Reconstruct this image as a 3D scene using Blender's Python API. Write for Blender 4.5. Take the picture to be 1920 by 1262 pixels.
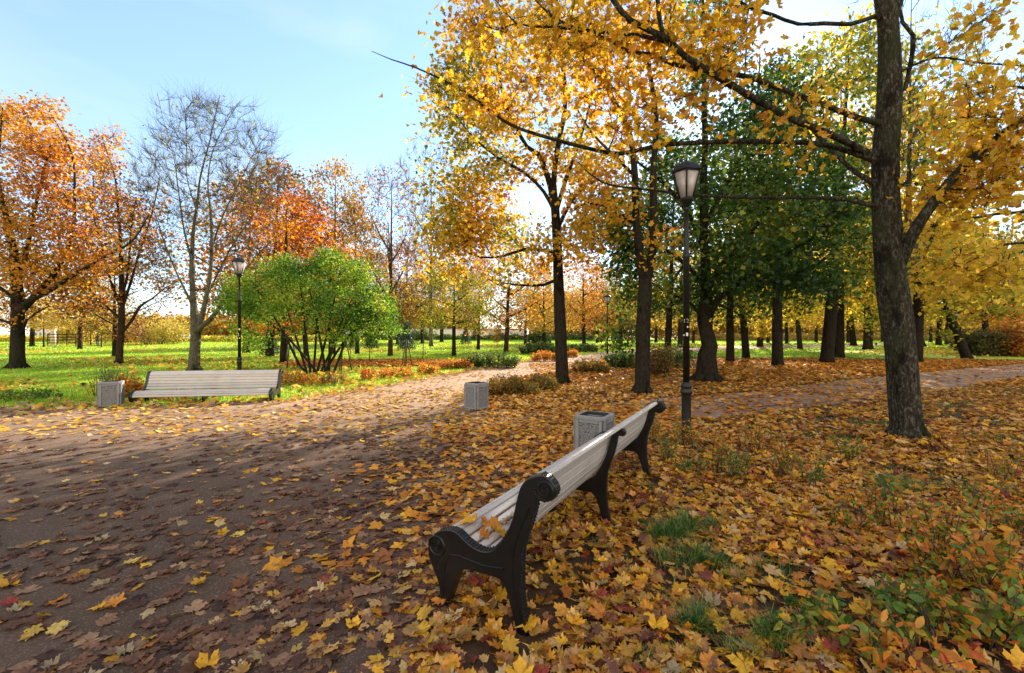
import bpy, bmesh, math, random
import numpy as np
from mathutils import Vector, Matrix
R = math.radians
random.seed(7)
rng = np.random.default_rng(7)
sc = bpy.context.scene
for o in list(bpy.data.objects): bpy.data.objects.remove(o)
col = sc.collection

# ------------------------------------------------------------------ camera, sky, sun, exposure
F, CX, HY, H = 815.0, 960.0, 631.0, 1.6          # focal length in photo pixels, centre column, horizon row, eye height
cam = bpy.data.cameras.new('camera'); camo = bpy.data.objects.new('camera', cam); col.objects.link(camo)
cam.sensor_width = 36; cam.lens = F/1920*36; cam.clip_start = 0.05; cam.clip_end = 2000
camo.location = (0, 0, H); camo.rotation_euler = (math.pi/2, 0, 0)
sc.camera = camo
AZ, EL = 27.8, 21.7
w = bpy.data.worlds.new('World'); sc.world = w; w.use_nodes = True
nt = w.node_tree; bg = nt.nodes['Background']
sky = nt.nodes.new('ShaderNodeTexSky'); sky.sky_type = 'NISHITA'; sky.sun_disc = False
sky.sun_elevation = R(EL); sky.sun_rotation = R(AZ); sky.altitude = 0
sky.air_density = 1.0; sky.dust_density = 0.12; sky.ozone_density = 3.0
tc = nt.nodes.new('ShaderNodeTexCoord')
mp = nt.nodes.new('ShaderNodeMapping'); mp.inputs['Scale'].default_value = (1.2, 1.2, 3.5)
nz = nt.nodes.new('ShaderNodeTexNoise'); nz.inputs['Scale'].default_value = 2.2; nz.inputs['Detail'].default_value = 7
cr = nt.nodes.new('ShaderNodeValToRGB'); cr.color_ramp.elements[0].position = .50; cr.color_ramp.elements[1].position = .78
cr.color_ramp.elements[0].color = (0, 0, 0, 1); cr.color_ramp.elements[1].color = (.25, .25, .25, 1)
mx = nt.nodes.new('ShaderNodeMix'); mx.data_type = 'RGBA'
nt.links.new(tc.outputs['Generated'], mp.inputs[0]); nt.links.new(mp.outputs[0], nz.inputs['Vector'])
nt.links.new(nz.outputs[0], cr.inputs[0]); nt.links.new(cr.outputs[0], mx.inputs[0])
# thin high veil, thicker towards the horizon
sx = nt.nodes.new('ShaderNodeSeparateXYZ'); nt.links.new(tc.outputs['Generated'], sx.inputs[0])
vr = nt.nodes.new('ShaderNodeMapRange'); vr.inputs[1].default_value = 0; vr.inputs[2].default_value = .75; vr.inputs[3].default_value = .5; vr.inputs[4].default_value = .12
nt.links.new(sx.outputs[2], vr.inputs[0])
mv = nt.nodes.new('ShaderNodeMix'); mv.data_type = 'RGBA'; nt.links.new(vr.outputs[0], mv.inputs[0]); nt.links.new(sky.outputs[0], mv.inputs[6]); mv.inputs[7].default_value = (1.5, 1.78, 1.88, 1)
nt.links.new(mv.outputs[2], mx.inputs[6]); mx.inputs[7].default_value = (2.9, 3.0, 3.05, 1)
# warm fill light added to the unseen half of the sky behind the viewer
br = nt.nodes.new('ShaderNodeMapRange'); br.inputs[1].default_value = -.05; br.inputs[2].default_value = -.5; br.inputs[3].default_value = 0; br.inputs[4].default_value = .8
nt.links.new(sx.outputs[1], br.inputs[0])
mb_ = nt.nodes.new('ShaderNodeMix'); mb_.data_type = 'RGBA'; nt.links.new(br.outputs[0], mb_.inputs[0]); nt.links.new(mx.outputs[2], mb_.inputs[6]); mb_.inputs[7].default_value = (6.2, 5.4, 4.4, 1)
nt.links.new(mb_.outputs[2], bg.inputs[0]); bg.inputs[1].default_value = 0.115
sl = bpy.data.lights.new('sun', 'SUN'); sl.energy = 5.0; sl.angle = R(0.6); sl.color = (1.0, .86, .66)
so = bpy.data.objects.new('sun', sl); col.objects.link(so)
sd = Vector((math.sin(R(AZ))*math.cos(R(EL)), math.cos(R(AZ))*math.cos(R(EL)), math.sin(R(EL))))
so.rotation_euler = sd.to_track_quat('Z', 'Y').to_euler(); so.location = (20, 40, 20)
sc.view_settings.view_transform = 'Standard'; sc.view_settings.look = 'None'
sc.view_settings.gamma = 1; sc.view_settings.exposure = 1.92
sc.cycles.max_bounces = 6; sc.cycles.diffuse_bounces = 3; sc.cycles.transmission_bounces = 5
sc.cycles.transparent_max_bounces = 6; sc.cycles.use_denoising = True
try: sc.cycles.denoiser = 'OPENIMAGEDENOISE'
except Exception: pass

# ------------------------------------------------------------------ placing helpers
def gz(x, y):                                    # the ground rises a little beyond the near lawn
    t = np.clip((np.asarray(y, float)-28)/90, 0, 1)
    return 0.75*t*t*(3-2*t)
def P(px, py, Y): return Vector(((px-CX)/F*Y, Y, H-(py-HY)/F*Y))
def G(px, py):
    Y = H*F/max(py-HY, 8)
    for _ in range(12):
        Y = Y*.5+.5*(H-float(gz(0, Y)))*F/max(py-HY, 4)
    return Vector(((px-CX)/F*Y, Y, float(gz(0, Y))))

# ------------------------------------------------------------------ tagging
def tag(o, label, cat, group=None, kind=None):
    if label: o['label'] = label
    if cat: o['category'] = cat
    if group: o['group'] = group
    if kind: o['kind'] = kind
    return o
def empty(name, loc, rz=0, label=None, cat=None, group=None):
    o = bpy.data.objects.new(name, None); col.objects.link(o); o.location = loc; o.rotation_euler = (0, 0, rz)
    o.empty_display_size = .2
    return tag(o, label, cat, group)
def copy_tree(o, parent=None):
    c = o.copy(); col.objects.link(c)
    if parent: c.parent = parent
    for ch in o.children: copy_tree(ch, c)
    return c

# ------------------------------------------------------------------ materials
def newmat(name):
    m = bpy.data.materials.new(name); m.use_nodes = True
    nt = m.node_tree; nt.nodes.clear()
    out = nt.nodes.new('ShaderNodeOutputMaterial')
    return m, nt, out
def N(nt, typ, **kw):
    n = nt.nodes.new(typ)
    for k, v in kw.items():
        if hasattr(n, k): setattr(n, k, v)
        else: n.inputs[k.replace('_', ' ')].default_value = v
    return n
def ramp(nt, stops, interp='LINEAR'):
    n = nt.nodes.new('ShaderNodeValToRGB'); cr = n.color_ramp; cr.interpolation = interp
    while len(cr.elements) < len(stops): cr.elements.new(.5)
    for e, (p, c) in zip(cr.elements, stops):
        e.position = p; e.color = (*c, 1)
    return n
def leafmat(name, cols, trans=.5, clump=1.2, gloss=.02, spread=.55, lo=.38, hi=.62):
    """cols: list of colours; per-leaf random value plus a slow variation through the crown picks among them"""
    m, nt, out = newmat(name)
    geo = N(nt, 'ShaderNodeNewGeometry'); oi = N(nt, 'ShaderNodeObjectInfo'); tc = N(nt, 'ShaderNodeTexCoord')
    nz = N(nt, 'ShaderNodeTexNoise', Scale=clump, Detail=2.0)
    nt.links.new(tc.outputs['Object'], nz.inputs['Vector'])
    mr = N(nt, 'ShaderNodeMapRange'); mr.inputs[1].default_value = lo; mr.inputs[2].default_value = hi
    mr.inputs[3].default_value = 0; mr.inputs[4].default_value = 1
    nt.links.new(nz.outputs[0], mr.inputs[0])
    ad = N(nt, 'ShaderNodeMath', operation='ADD'); nt.links.new(geo.outputs['Random Per Island'], ad.inputs[0]); nt.links.new(oi.outputs['Random'], ad.inputs[1])
    fr = N(nt, 'ShaderNodeMath', operation='FRACT'); nt.links.new(ad.outputs[0], fr.inputs[0])
    mxf = N(nt, 'ShaderNodeMix'); mxf.inputs[0].default_value = spread
    nt.links.new(mr.outputs[0], mxf.inputs[2]); nt.links.new(fr.outputs[0], mxf.inputs[3])
    k = len(cols)
    rp = ramp(nt, [((i+.5)/k, c) for i, c in enumerate(cols)])
    nt.links.new(mxf.outputs[0], rp.inputs[0])
    # brightness jitter leaf by leaf, blotches inside a leaf
    m2 = N(nt, 'ShaderNodeMath', operation='MULTIPLY'); nt.links.new(fr.outputs[0], m2.inputs[0]); m2.inputs[1].default_value = 7.31
    f2 = N(nt, 'ShaderNodeMath', operation='FRACT'); nt.links.new(m2.outputs[0], f2.inputs[0])
    mr2 = N(nt, 'ShaderNodeMapRange'); mr2.inputs[3].default_value = .65; mr2.inputs[4].default_value = 1.2
    nt.links.new(f2.outputs[0], mr2.inputs[0])
    nb = N(nt, 'ShaderNodeTexNoise', Scale=38.0, Detail=3.0); nt.links.new(tc.outputs['Object'], nb.inputs['Vector'])
    mr3 = N(nt, 'ShaderNodeMapRange'); mr3.inputs[1].default_value = .3; mr3.inputs[2].default_value = .7; mr3.inputs[3].default_value = .72; mr3.inputs[4].default_value = 1.15
    nt.links.new(nb.outputs[0], mr3.inputs[0])
    mm = N(nt, 'ShaderNodeMath', operation='MULTIPLY'); nt.links.new(mr2.outputs[0], mm.inputs[0]); nt.links.new(mr3.outputs[0], mm.inputs[1])
    sc_ = N(nt, 'ShaderNodeVectorMath', operation='SCALE'); nt.links.new(rp.outputs[0], sc_.inputs[0]); nt.links.new(mm.outputs[0], sc_.inputs['Scale'])
    df = N(nt, 'ShaderNodeBsdfDiffuse'); tr = N(nt, 'ShaderNodeBsdfTranslucent'); gl = N(nt, 'ShaderNodeBsdfGlossy', Roughness=.45)
    gl.inputs[0].default_value = (.9, .9, .9, 1)
    nt.links.new(sc_.outputs[0], df.inputs[0]); nt.links.new(sc_.outputs[0], tr.inputs[0])
    a = N(nt, 'ShaderNodeMixShader'); a.inputs[0].default_value = trans
    nt.links.new(df.outputs[0], a.inputs[1]); nt.links.new(tr.outputs[0], a.inputs[2])
    b = N(nt, 'ShaderNodeMixShader'); b.inputs[0].default_value = gloss
    nt.links.new(a.outputs[0], b.inputs[1]); nt.links.new(gl.outputs[0], b.inputs[2])
    nt.links.new(b.outputs[0], out.inputs[0])
    return m
def barkmat(name, base, dark, lichen=None, moss=None, sc_=1.0, lich_amt=.6):
    m, nt, out = newmat(name)
    tc = N(nt, 'ShaderNodeTexCoord')
    mp = N(nt, 'ShaderNodeMapping'); mp.inputs['Scale'].default_value = (16*sc_, 16*sc_, 3.2*sc_)
    nt.links.new(tc.outputs['Object'], mp.inputs[0])
    nz = N(nt, 'ShaderNodeTexNoise', Scale=1.6, Detail=8.0, Roughness=.68, Distortion=.6); nt.links.new(mp.outputs[0], nz.inputs['Vector'])
    vo = N(nt, 'ShaderNodeTexVoronoi', Scale=1.5, feature='DISTANCE_TO_EDGE'); nt.links.new(mp.outputs[0], vo.inputs['Vector'])
    rp = ramp(nt, [(.32, dark), (.62, base), (.8, tuple(min(1, c*1.5) for c in base))]); nt.links.new(nz.outputs[0], rp.inputs[0])
    colr = rp.outputs[0]
    def patch(colr, c, scale, lo, hi, amt, zs=1.0):
        mpp = N(nt, 'ShaderNodeMapping'); mpp.inputs['Scale'].default_value = (1, 1, zs); nt.links.new(tc.outputs['Object'], mpp.inputs[0])
        n = N(nt, 'ShaderNodeTexNoise', Scale=scale, Detail=6.0, Roughness=.7); nt.links.new(mpp.outputs[0], n.inputs['Vector'])
        r = ramp(nt, [(lo, (0, 0, 0)), (hi, (amt,)*3)]); nt.links.new(n.outputs[0], r.inputs[0])
        x = N(nt, 'ShaderNodeMix', data_type='RGBA'); nt.links.new(r.outputs[0], x.inputs[0]); nt.links.new(colr, x.inputs[6]); x.inputs[7].default_value = (*c, 1)
        return x.outputs[2]
    if lichen: colr = patch(colr, lichen, 30.0, .50, .62, lich_amt, .45)
    if moss: colr = patch(colr, moss, 2.6, .48, .6, .7, .5)
    colr = patch(colr, (.006, .005, .004), 3.3, .54, .62, .85, .45)
    bs = N(nt, 'ShaderNodeBsdfPrincipled', Roughness=.95); nt.links.new(colr, bs.inputs['Base Color']); bs.inputs['Specular IOR Level'].default_value = .12
    mul = N(nt, 'ShaderNodeMath', operation='MINIMUM'); nt.links.new(vo.outputs[0], mul.inputs[0]); mul.inputs[1].default_value = .35
    ad = N(nt, 'ShaderNodeMath', operation='ADD'); nt.links.new(mul.outputs[0], ad.inputs[0]); nt.links.new(nz.outputs[0], ad.inputs[1])
    bp = N(nt, 'ShaderNodeBump', Strength=1.0, Distance=.05); nt.links.new(ad.outputs[0], bp.inputs['Height']); nt.links.new(bp.outputs[0], bs.inputs['Normal'])
    nt.links.new(bs.outputs[0], out.inputs[0])
    return m
def simplemat(name, base, rough=.5, metal=0, var=.25, vscale=8., bump=0., bscale=60., spec=.5, speck=None, speck_scale=60., dirt=None):
    m, nt, out = newmat(name)
    tc = N(nt, 'ShaderNodeTexCoord')
    nz = N(nt, 'ShaderNodeTexNoise', Scale=vscale, Detail=6.0); nt.links.new(tc.outputs['Object'], nz.inputs['Vector'])
    rp = ramp(nt, [(.25, tuple(c*(1-var) for c in base)), (.75, tuple(min(1, c*(1+var)) for c in base))]); nt.links.new(nz.outputs[0], rp.inputs[0])
    colr = rp.outputs[0]
    if speck:
        n2 = N(nt, 'ShaderNodeTexNoise', Scale=speck_scale, Detail=4.0); nt.links.new(tc.outputs['Object'], n2.inputs['Vector'])
        r2 = ramp(nt, [(.6, (0, 0, 0)), (.68, (.8, .8, .8))]); nt.links.new(n2.outputs[0], r2.inputs[0])
        x = N(nt, 'ShaderNodeMix', data_type='RGBA'); nt.links.new(r2.outputs[0], x.inputs[0]); nt.links.new(colr, x.inputs[6]); x.inputs[7].default_value = (*speck, 1); colr = x.outputs[2]
    if dirt:
        n2 = N(nt, 'ShaderNodeTexNoise', Scale=3.0, Detail=8.0, Roughness=.7); nt.links.new(tc.outputs['Object'], n2.inputs['Vector'])
        r2 = ramp(nt, [(.5, (0, 0, 0)), (.7, (.6, .6, .6))]); nt.links.new(n2.outputs[0], r2.inputs[0])
        x = N(nt, 'ShaderNodeMix', data_type='RGBA'); nt.links.new(r2.outputs[0], x.inputs[0]); nt.links.new(colr, x.inputs[6]); x.inputs[7].default_value = (*dirt, 1); colr = x.outputs[2]
    bs = N(nt, 'ShaderNodeBsdfPrincipled', Roughness=rough, Metallic=metal); nt.links.new(colr, bs.inputs['Base Color'])
    bs.inputs['Specular IOR Level'].default_value = spec
    if bump:
        n3 = N(nt, 'ShaderNodeTexNoise', Scale=bscale, Detail=4.0); nt.links.new(tc.outputs['Object'], n3.inputs['Vector'])
        bp = N(nt, 'ShaderNodeBump', Strength=bump, Distance=.01); nt.links.new(n3.outputs[0], bp.inputs['Height']); nt.links.new(bp.outputs[0], bs.inputs['Normal'])
    nt.links.new(bs.outputs[0], out.inputs[0])
    return m

YEL = (.68, .38, .022); YEL2 = (.78, .52, .045); ORA = (.60, .22, .022); RED = (.42, .085, .02); OLI = (.22, .22, .03)
BRN = (.20, .095, .045); PALE = (.52, .37, .19); GRN = (.07, .14, .015); LGR = (.26, .36, .035)
M = {}
M['maple_yellow'] = leafmat('maple_yellow', [(.30, .10, .02), ORA, YEL, YEL, YEL2, (.45, .40, .05)], .55, .9)
M['maple_gold'] = leafmat('maple_gold', [(.66, .26, .02), (.74, .36, .02), (.80, .50, .03), (.78, .42, .02), (.82, .56, .05)], .65, 1.1)
M['maple_mid'] = leafmat('maple_mid', [(.26, .08, .02), (.42, .18, .02), (.60, .32, .02), YEL, (.62, .46, .03), (.36, .32, .03), (.16, .18, .02)], .5, .42, .02, .4, .36, .64)
M['maple_green'] = leafmat('maple_green', [(.020, .055, .012), (.032, .085, .014), (.055, .125, .018), (.12, .19, .02), (.36, .34, .03)], .5, .45, .02, .4)
M['yellowgreen'] = leafmat('yellowgreen', [(.12, .17, .02), (.30, .32, .03), (.50, .44, .04), YEL2], .55, .4)
M['linden'] = leafmat('linden', [(.26, .30, .03), (.68, .54, .04), YEL2, YEL2, (.76, .46, .04)], .62, .7)
M['oak_orange'] = leafmat('oak_orange', [(.22, .07, .03), (.36, .11, .03), (.58, .20, .02), (.70, .30, .02), (.70, .38, .03), (.46, .15, .02), (.30, .24, .04)], .52, .45, .02, .35, .36, .64)
M['oak_brown'] = leafmat('oak_brown', [(.16, .065, .035), (.28, .10, .04), (.44, .15, .03), (.38, .20, .04), (.24, .17, .04)], .5, .5, .02, .35)
M['orange_red'] = leafmat('orange_red', [(.26, .08, .025), (.42, .10, .02), (.64, .16, .015), (.74, .26, .02), (.70, .36, .03)], .55, .35, .02, .35)
M['olive_orange'] = leafmat('olive_orange', [(.13, .13, .03), (.28, .19, .03), (.44, .22, .025), (.50, .28, .03)], .5, .3)
M['far_gold'] = leafmat('far_gold', [(.38, .26, .05), (.55, .34, .05), (.60, .42, .08), (.50, .22, .04)], .55, .3)
M['far_pink'] = leafmat('far_pink', [(.40, .20, .10), (.50, .22, .08), (.46, .28, .10)], .5, .3)
M['shrub_green'] = leafmat('shrub_green', [(.035, .09, .010), (.08, .18, .015), (.15, .29, .02), (.28, .40, .03), (.44, .43, .04)], .5, .6, .02, .35, .36, .68)
M['spruce'] = leafmat('spruce', [(.02, .05, .03), (.04, .08, .05), (.06, .10, .06)], .2, 1.)
M['hedge_orange'] = leafmat('hedge_orange', [(.40, .08, .02), (.62, .20, .03), (.66, .32, .04), (.35, .28, .05)], .5, 2.)
M['hedge_brown'] = leafmat('hedge_brown', [(.12, .07, .02), (.28, .16, .03), (.42, .24, .04), (.14, .16, .03)], .4, 2.)
M['hedge_dark'] = leafmat('hedge_dark', [(.06, .05, .02), (.12, .09, .02), (.09, .12, .03), (.26, .16, .03)], .4, 1.5)
M['heather'] = leafmat('heather', [(.05, .10, .03), (.08, .15, .04), (.13, .20, .04), (.30, .28, .05)], .4, 2.)
M['yellow_bush'] = leafmat('yellow_bush', [(.45, .36, .06), (.62, .50, .08), (.60, .44, .06)], .5, 1.)
M['seedling'] = leafmat('seedling', [(.10, .20, .02), (.22, .28, .03), (.48, .30, .03), (.66, .28, .03), (.70, .24, .03), (.62, .11, .03)], .45, 1.3, .02, .8)
M['seedling_green'] = leafmat('seedling_green', [(.05, .13, .02), (.12, .22, .03), (.30, .30, .03), (.50, .26, .03)], .45, 1.3)
M['litter_bright'] = leafmat('litter_bright', [(.15, .06, .03), (.46, .16, .02), (.70, .36, .018), (.58, .40, .19), (.60, .22, .02), (.76, .44, .03), (.30, .13, .05), (.58, .22, .03), (.60, .38, .12), (.25, .045, .03), (.12, .055, .035), (.74, .42, .03), (.56, .34, .12), (.66, .30, .02)], .25, 1.1, .02, .85)
M['litter_orange'] = leafmat('litter_orange', [(.26, .10, .03), (.48, .17, .025), (.64, .25, .025), (.70, .33, .03), (.56, .35, .12)], .25, .6, .02, .8)
M['litter_brown'] = leafmat('litter_brown', [(.055, .030, .020), (.10, .048, .03), (.17, .08, .045), (.22, .115, .06), (.32, .19, .10), (.12, .06, .038), (.24, .10, .035)], .15, .8, .02, .85)
M['litter_pale'] = leafmat('litter_pale', [(.34, .20, .10), PALE, (.60, .42, .10), YEL, (.52, .24, .05)], .25, 1.1, .02, .9)
M['litter_yellow'] = leafmat('litter_yellow', [(.55, .36, .05), YEL2, (.60, .50, .10), (.55, .26, .04)], .3, .5, .02, .9)
M['grass'] = leafmat('grass_blade', [(.14, .30, .012), (.22, .42, .015), (.34, .52, .02), (.46, .58, .03)], .5, .5, .04, .6)
M['grass_dark'] = leafmat('grass_tuft_blade', [(.035, .11, .013), (.07, .18, .018), (.16, .27, .03), (.34, .30, .08)], .4, 2., .05, .7)
for nm, c in [('leaf_yellow', [(.70, .34, .02), (.76, .42, .03)]), ('leaf_orange', [(.50, .17, .02), (.62, .26, .03)]), ('leaf_red', [(.26, .035, .025), (.42, .07, .03)]),
              ('leaf_brown', [(.13, .055, .03), (.26, .12, .05)]), ('leaf_pale', [(.42, .30, .17), (.56, .44, .22)])]:
    M[nm] = leafmat(nm, c, .25, 9., .025, .5)
M['bark'] = barkmat('bark', (.034, .025, .018), (.008, .006, .005), (.07, .07, .05), (.025, .028, .012), 1., .35)
M['bark_hero'] = barkmat('bark_hero', (.042, .033, .023), (.009, .007, .005), (.17, .17, .13), (.03, .034, .014), 1.1, .6)
M['bark_pale'] = barkmat('bark_pale', (.13, .105, .08), (.035, .028, .02), (.17, .17, .13), (.06, .07, .03))
M['bark_red'] = barkmat('bark_red', (.085, .048, .032), (.022, .014, .010), None, None)
M['twig'] = simplemat('twig', (.06, .04, .03), .85)
M['cast_iron'] = simplemat('cast_iron', (.006, .006, .006), .30, 0, .4, 14, .12, 60, .45, dirt=(.018, .013, .010))
M['slat'] = simplemat('slat_paint', (.43, .40, .375), .5, 0, .08, 5, .12, 40, .5, speck=(.27, .23, .20), speck_scale=120., dirt=(.33, .285, .25))
M['lamp_iron'] = simplemat('lamp_iron', (.008, .008, .008), .42, 0, .3, 10, .2, 60, .3, dirt=(.022, .018, .015))
M['concrete'] = simplemat('concrete', (.22, .22, .22), .85, 0, .18, 5, .4, 120, .3, speck=(.20, .20, .20), speck_scale=90., dirt=(.19, .18, .17))
def pebble():
    m, nt, out = newmat('pebble_panel'); tc = N(nt, 'ShaderNodeTexCoord')
    v = N(nt, 'ShaderNodeTexVoronoi', Scale=44.0); nt.links.new(tc.outputs['Object'], v.inputs['Vector'])
    r = ramp(nt, [(.0, (.23, .23, .23)), (.45, (.17, .17, .175)), (.8, (.10, .10, .10))]); nt.links.new(v.outputs['Distance'], r.inputs[0])
    bs = N(nt, 'ShaderNodeBsdfPrincipled', Roughness=.75); nt.links.new(r.outputs[0], bs.inputs['Base Color'])
    bp = N(nt, 'ShaderNodeBump', Strength=1.0, Distance=.012, invert=True); nt.links.new(v.outputs['Distance'], bp.inputs['Height']); nt.links.new(bp.outputs[0], bs.inputs['Normal'])
    nt.links.new(bs.outputs[0], out.inputs[0]); return m
M['pebble'] = pebble()
M['liner'] = simplemat('liner', (.012, .012, .013), .6)
M['sticker'] = simplemat('sticker', (.62, .60, .58), .7, 0, .2, 30)
M['sticker_pink'] = simplemat('sticker_pink', (.60, .48, .55), .7, 0, .3, 50)
M['number_paint'] = simplemat('number_paint', (.55, .56, .58), .6)
M['stake'] = simplemat('stake_wood', (.07, .05, .035), .85)
M['wall_pale'] = simplemat('wall_pale', (.62, .58, .55), .9, 0, .08, .3)
M['wall_pink'] = simplemat('wall_pink', (.60, .48, .44), .9, 0, .08, .3)
M['roof_grey'] = simplemat('roof_grey', (.25, .25, .26), .8)
M['window'] = simplemat('window_glass', (.10, .12, .15), .15)
M['car_paint'] = simplemat('car_paint', (.55, .62, .70), .25, .2, .03)
M['tyre'] = simplemat('tyre', (.02, .02, .02), .8)
M['coat'] = simplemat('dark_coat', (.02, .02, .025), .9); M['skin'] = simplemat('skin', (.45, .28, .2), .6); M['hair'] = simplemat('hair', (.04, .025, .015), .8)
def vary_islands(m, lo, hi):
    nt = m.node_tree; bs = [n for n in nt.nodes if n.type == 'BSDF_PRINCIPLED'][0]; src = bs.inputs['Base Color'].links[0].from_socket
    g = N(nt, 'ShaderNodeNewGeometry'); mr = N(nt, 'ShaderNodeMapRange'); mr.inputs[3].default_value = lo; mr.inputs[4].default_value = hi; nt.links.new(g.outputs['Random Per Island'], mr.inputs[0])
    v = N(nt, 'ShaderNodeVectorMath', operation='SCALE'); nt.links.new(src, v.inputs[0]); nt.links.new(mr.outputs[0], v.inputs['Scale']); nt.links.new(v.outputs[0], bs.inputs['Base Color'])
vary_islands(M['slat'], .84, 1.08)
def glassmat():
    m, nt, out = newmat('frosted_pane'); df = N(nt, 'ShaderNodeBsdfDiffuse'); df.inputs[0].default_value = (.80, .74, .73, 1)
    tr = N(nt, 'ShaderNodeBsdfTranslucent'); tr.inputs[0].default_value = (.82, .76, .75, 1); gl = N(nt, 'ShaderNodeBsdfGlossy', Roughness=.25)
    a = N(nt, 'ShaderNodeMixShader'); a.inputs[0].default_value = .55; nt.links.new(df.outputs[0], a.inputs[1]); nt.links.new(tr.outputs[0], a.inputs[2])
    b = N(nt, 'ShaderNodeMixShader'); b.inputs[0].default_value = .06; nt.links.new(a.outputs[0], b.inputs[1]); nt.links.new(gl.outputs[0], b.inputs[2])
    nt.links.new(b.outputs[0], out.inputs[0]); return m
M['pane'] = glassmat()
def groundmat(name, stops, scale, det_scale, bump=.4, extra=None, rough=.95):
    m, nt, out = newmat(name); tc = N(nt, 'ShaderNodeTexCoord')
    n1 = N(nt, 'ShaderNodeTexNoise', Scale=scale, Detail=8.0, Roughness=.65); nt.links.new(tc.outputs['Object'], n1.inputs['Vector'])
    n2 = N(nt, 'ShaderNodeTexNoise', Scale=det_scale, Detail=6.0, Roughness=.8); nt.links.new(tc.outputs['Object'], n2.inputs['Vector'])
    mx = N(nt, 'ShaderNodeMix'); mx.inputs[0].default_value = .5; nt.links.new(n1.outputs[0], mx.inputs[2]); nt.links.new(n2.outputs[0], mx.inputs[3])
    r = ramp(nt, stops); nt.links.new(mx.outputs[0], r.inputs[0]); colr = r.outputs[0]
    if extra:                       # scattered specks of another colour (gravel, leaves too far to model)
        c, s, lo, hi = extra
        v = N(nt, 'ShaderNodeTexVoronoi', Scale=s); nt.links.new(tc.outputs['Object'], v.inputs['Vector'])
        sp = N(nt, 'ShaderNodeSeparateColor'); nt.links.new(v.outputs['Color'], sp.inputs[0])
        rr = ramp(nt, [(lo, (0, 0, 0)), (hi, (1, 1, 1))]); nt.links.new(sp.outputs[0], rr.inputs[0])
        x = N(nt, 'ShaderNodeMix', data_type='RGBA'); nt.links.new(rr.outputs[0], x.inputs[0]); nt.links.new(colr, x.inputs[6]); x.inputs[7].default_value = (*c, 1); colr = x.outputs[2]
    bs = N(nt, 'ShaderNodeBsdfPrincipled', Roughness=rough); nt.links.new(colr, bs.inputs['Base Color'])
    bs.inputs['Specular IOR Level'].default_value = .25
    bp = N(nt, 'ShaderNodeBump', Strength=bump, Distance=.02); nt.links.new(n2.outputs[0], bp.inputs['Height']); nt.links.new(bp.outputs[0], bs.inputs['Normal'])
    nt.links.new(bs.outputs[0], out.inputs[0]); return m
M['lawn'] = groundmat('lawn', [(.3, (.15, .30, .012)), (.5, (.25, .42, .018)), (.7, (.38, .50, .03))], .35, 14, .8, ((.50, .34, .05), 5.0, .80, .84))
M['soil'] = groundmat('leaf_soil', [(.3, (.03, .018, .010)), (.5, (.07, .04, .02)), (.7, (.12, .07, .03))], 2.0, 30, .8)
M['soil_grass'] = groundmat('grassy_soil', [(.3, (.03, .05, .010)), (.5, (.07, .08, .02)), (.7, (.12, .09, .03))], 1.0, 24, .8)
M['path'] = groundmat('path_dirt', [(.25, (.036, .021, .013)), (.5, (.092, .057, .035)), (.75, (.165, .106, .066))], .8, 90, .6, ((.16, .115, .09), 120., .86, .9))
def paint_path_light(m):        # sun painted into the colour: kept dark in near shade, brightened further out
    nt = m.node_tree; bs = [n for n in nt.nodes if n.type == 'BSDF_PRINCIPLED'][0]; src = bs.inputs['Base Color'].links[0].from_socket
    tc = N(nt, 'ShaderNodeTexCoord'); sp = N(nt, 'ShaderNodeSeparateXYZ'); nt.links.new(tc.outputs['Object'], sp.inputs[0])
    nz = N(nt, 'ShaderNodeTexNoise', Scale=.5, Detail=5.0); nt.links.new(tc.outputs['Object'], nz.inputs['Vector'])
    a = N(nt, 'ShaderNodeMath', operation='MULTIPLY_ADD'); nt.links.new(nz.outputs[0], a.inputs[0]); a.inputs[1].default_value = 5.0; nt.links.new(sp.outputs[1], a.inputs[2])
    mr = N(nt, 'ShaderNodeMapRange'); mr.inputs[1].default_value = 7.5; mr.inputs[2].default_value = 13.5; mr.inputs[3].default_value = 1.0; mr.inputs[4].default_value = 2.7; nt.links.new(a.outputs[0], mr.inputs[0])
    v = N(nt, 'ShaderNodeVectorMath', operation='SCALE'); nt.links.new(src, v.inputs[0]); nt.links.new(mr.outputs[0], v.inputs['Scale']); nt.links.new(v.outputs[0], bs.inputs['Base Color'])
paint_path_light(M['path'])

# ------------------------------------------------------------------ mesh helpers
def link(name, me, mat, parent=None):
    o = bpy.data.objects.new(name, me); col.objects.link(o)
    if parent: o.parent = parent
    if mat: me.materials.append(mat)
    return o
def npmesh(name, V, Fs, mat, parent=None, smooth=False):
    """Fs: list of (n,k) index arrays"""
    me = bpy.data.meshes.new(name)
    V = np.ascontiguousarray(V, np.float32)
    Fs = [f for f in Fs if len(f)]
    loops = np.concatenate([f.ravel() for f in Fs]).astype(np.int32)
    tot = np.concatenate([np.full(len(f), f.shape[1]) for f in Fs]).astype(np.int32)
    st = np.concatenate([[0], np.cumsum(tot)[:-1]]).astype(np.int32)
    me.vertices.add(len(V)); me.vertices.foreach_set('co', V.ravel())
    me.loops.add(len(loops)); me.loops.foreach_set('vertex_index', loops)
    me.polygons.add(len(tot)); me.polygons.foreach_set('loop_start', st); me.polygons.foreach_set('loop_total', tot)
    if smooth: me.polygons.foreach_set('use_smooth', np.ones(len(tot), bool))
    me.update(calc_edges=True)
    return link(name, me, mat, parent)
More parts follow.
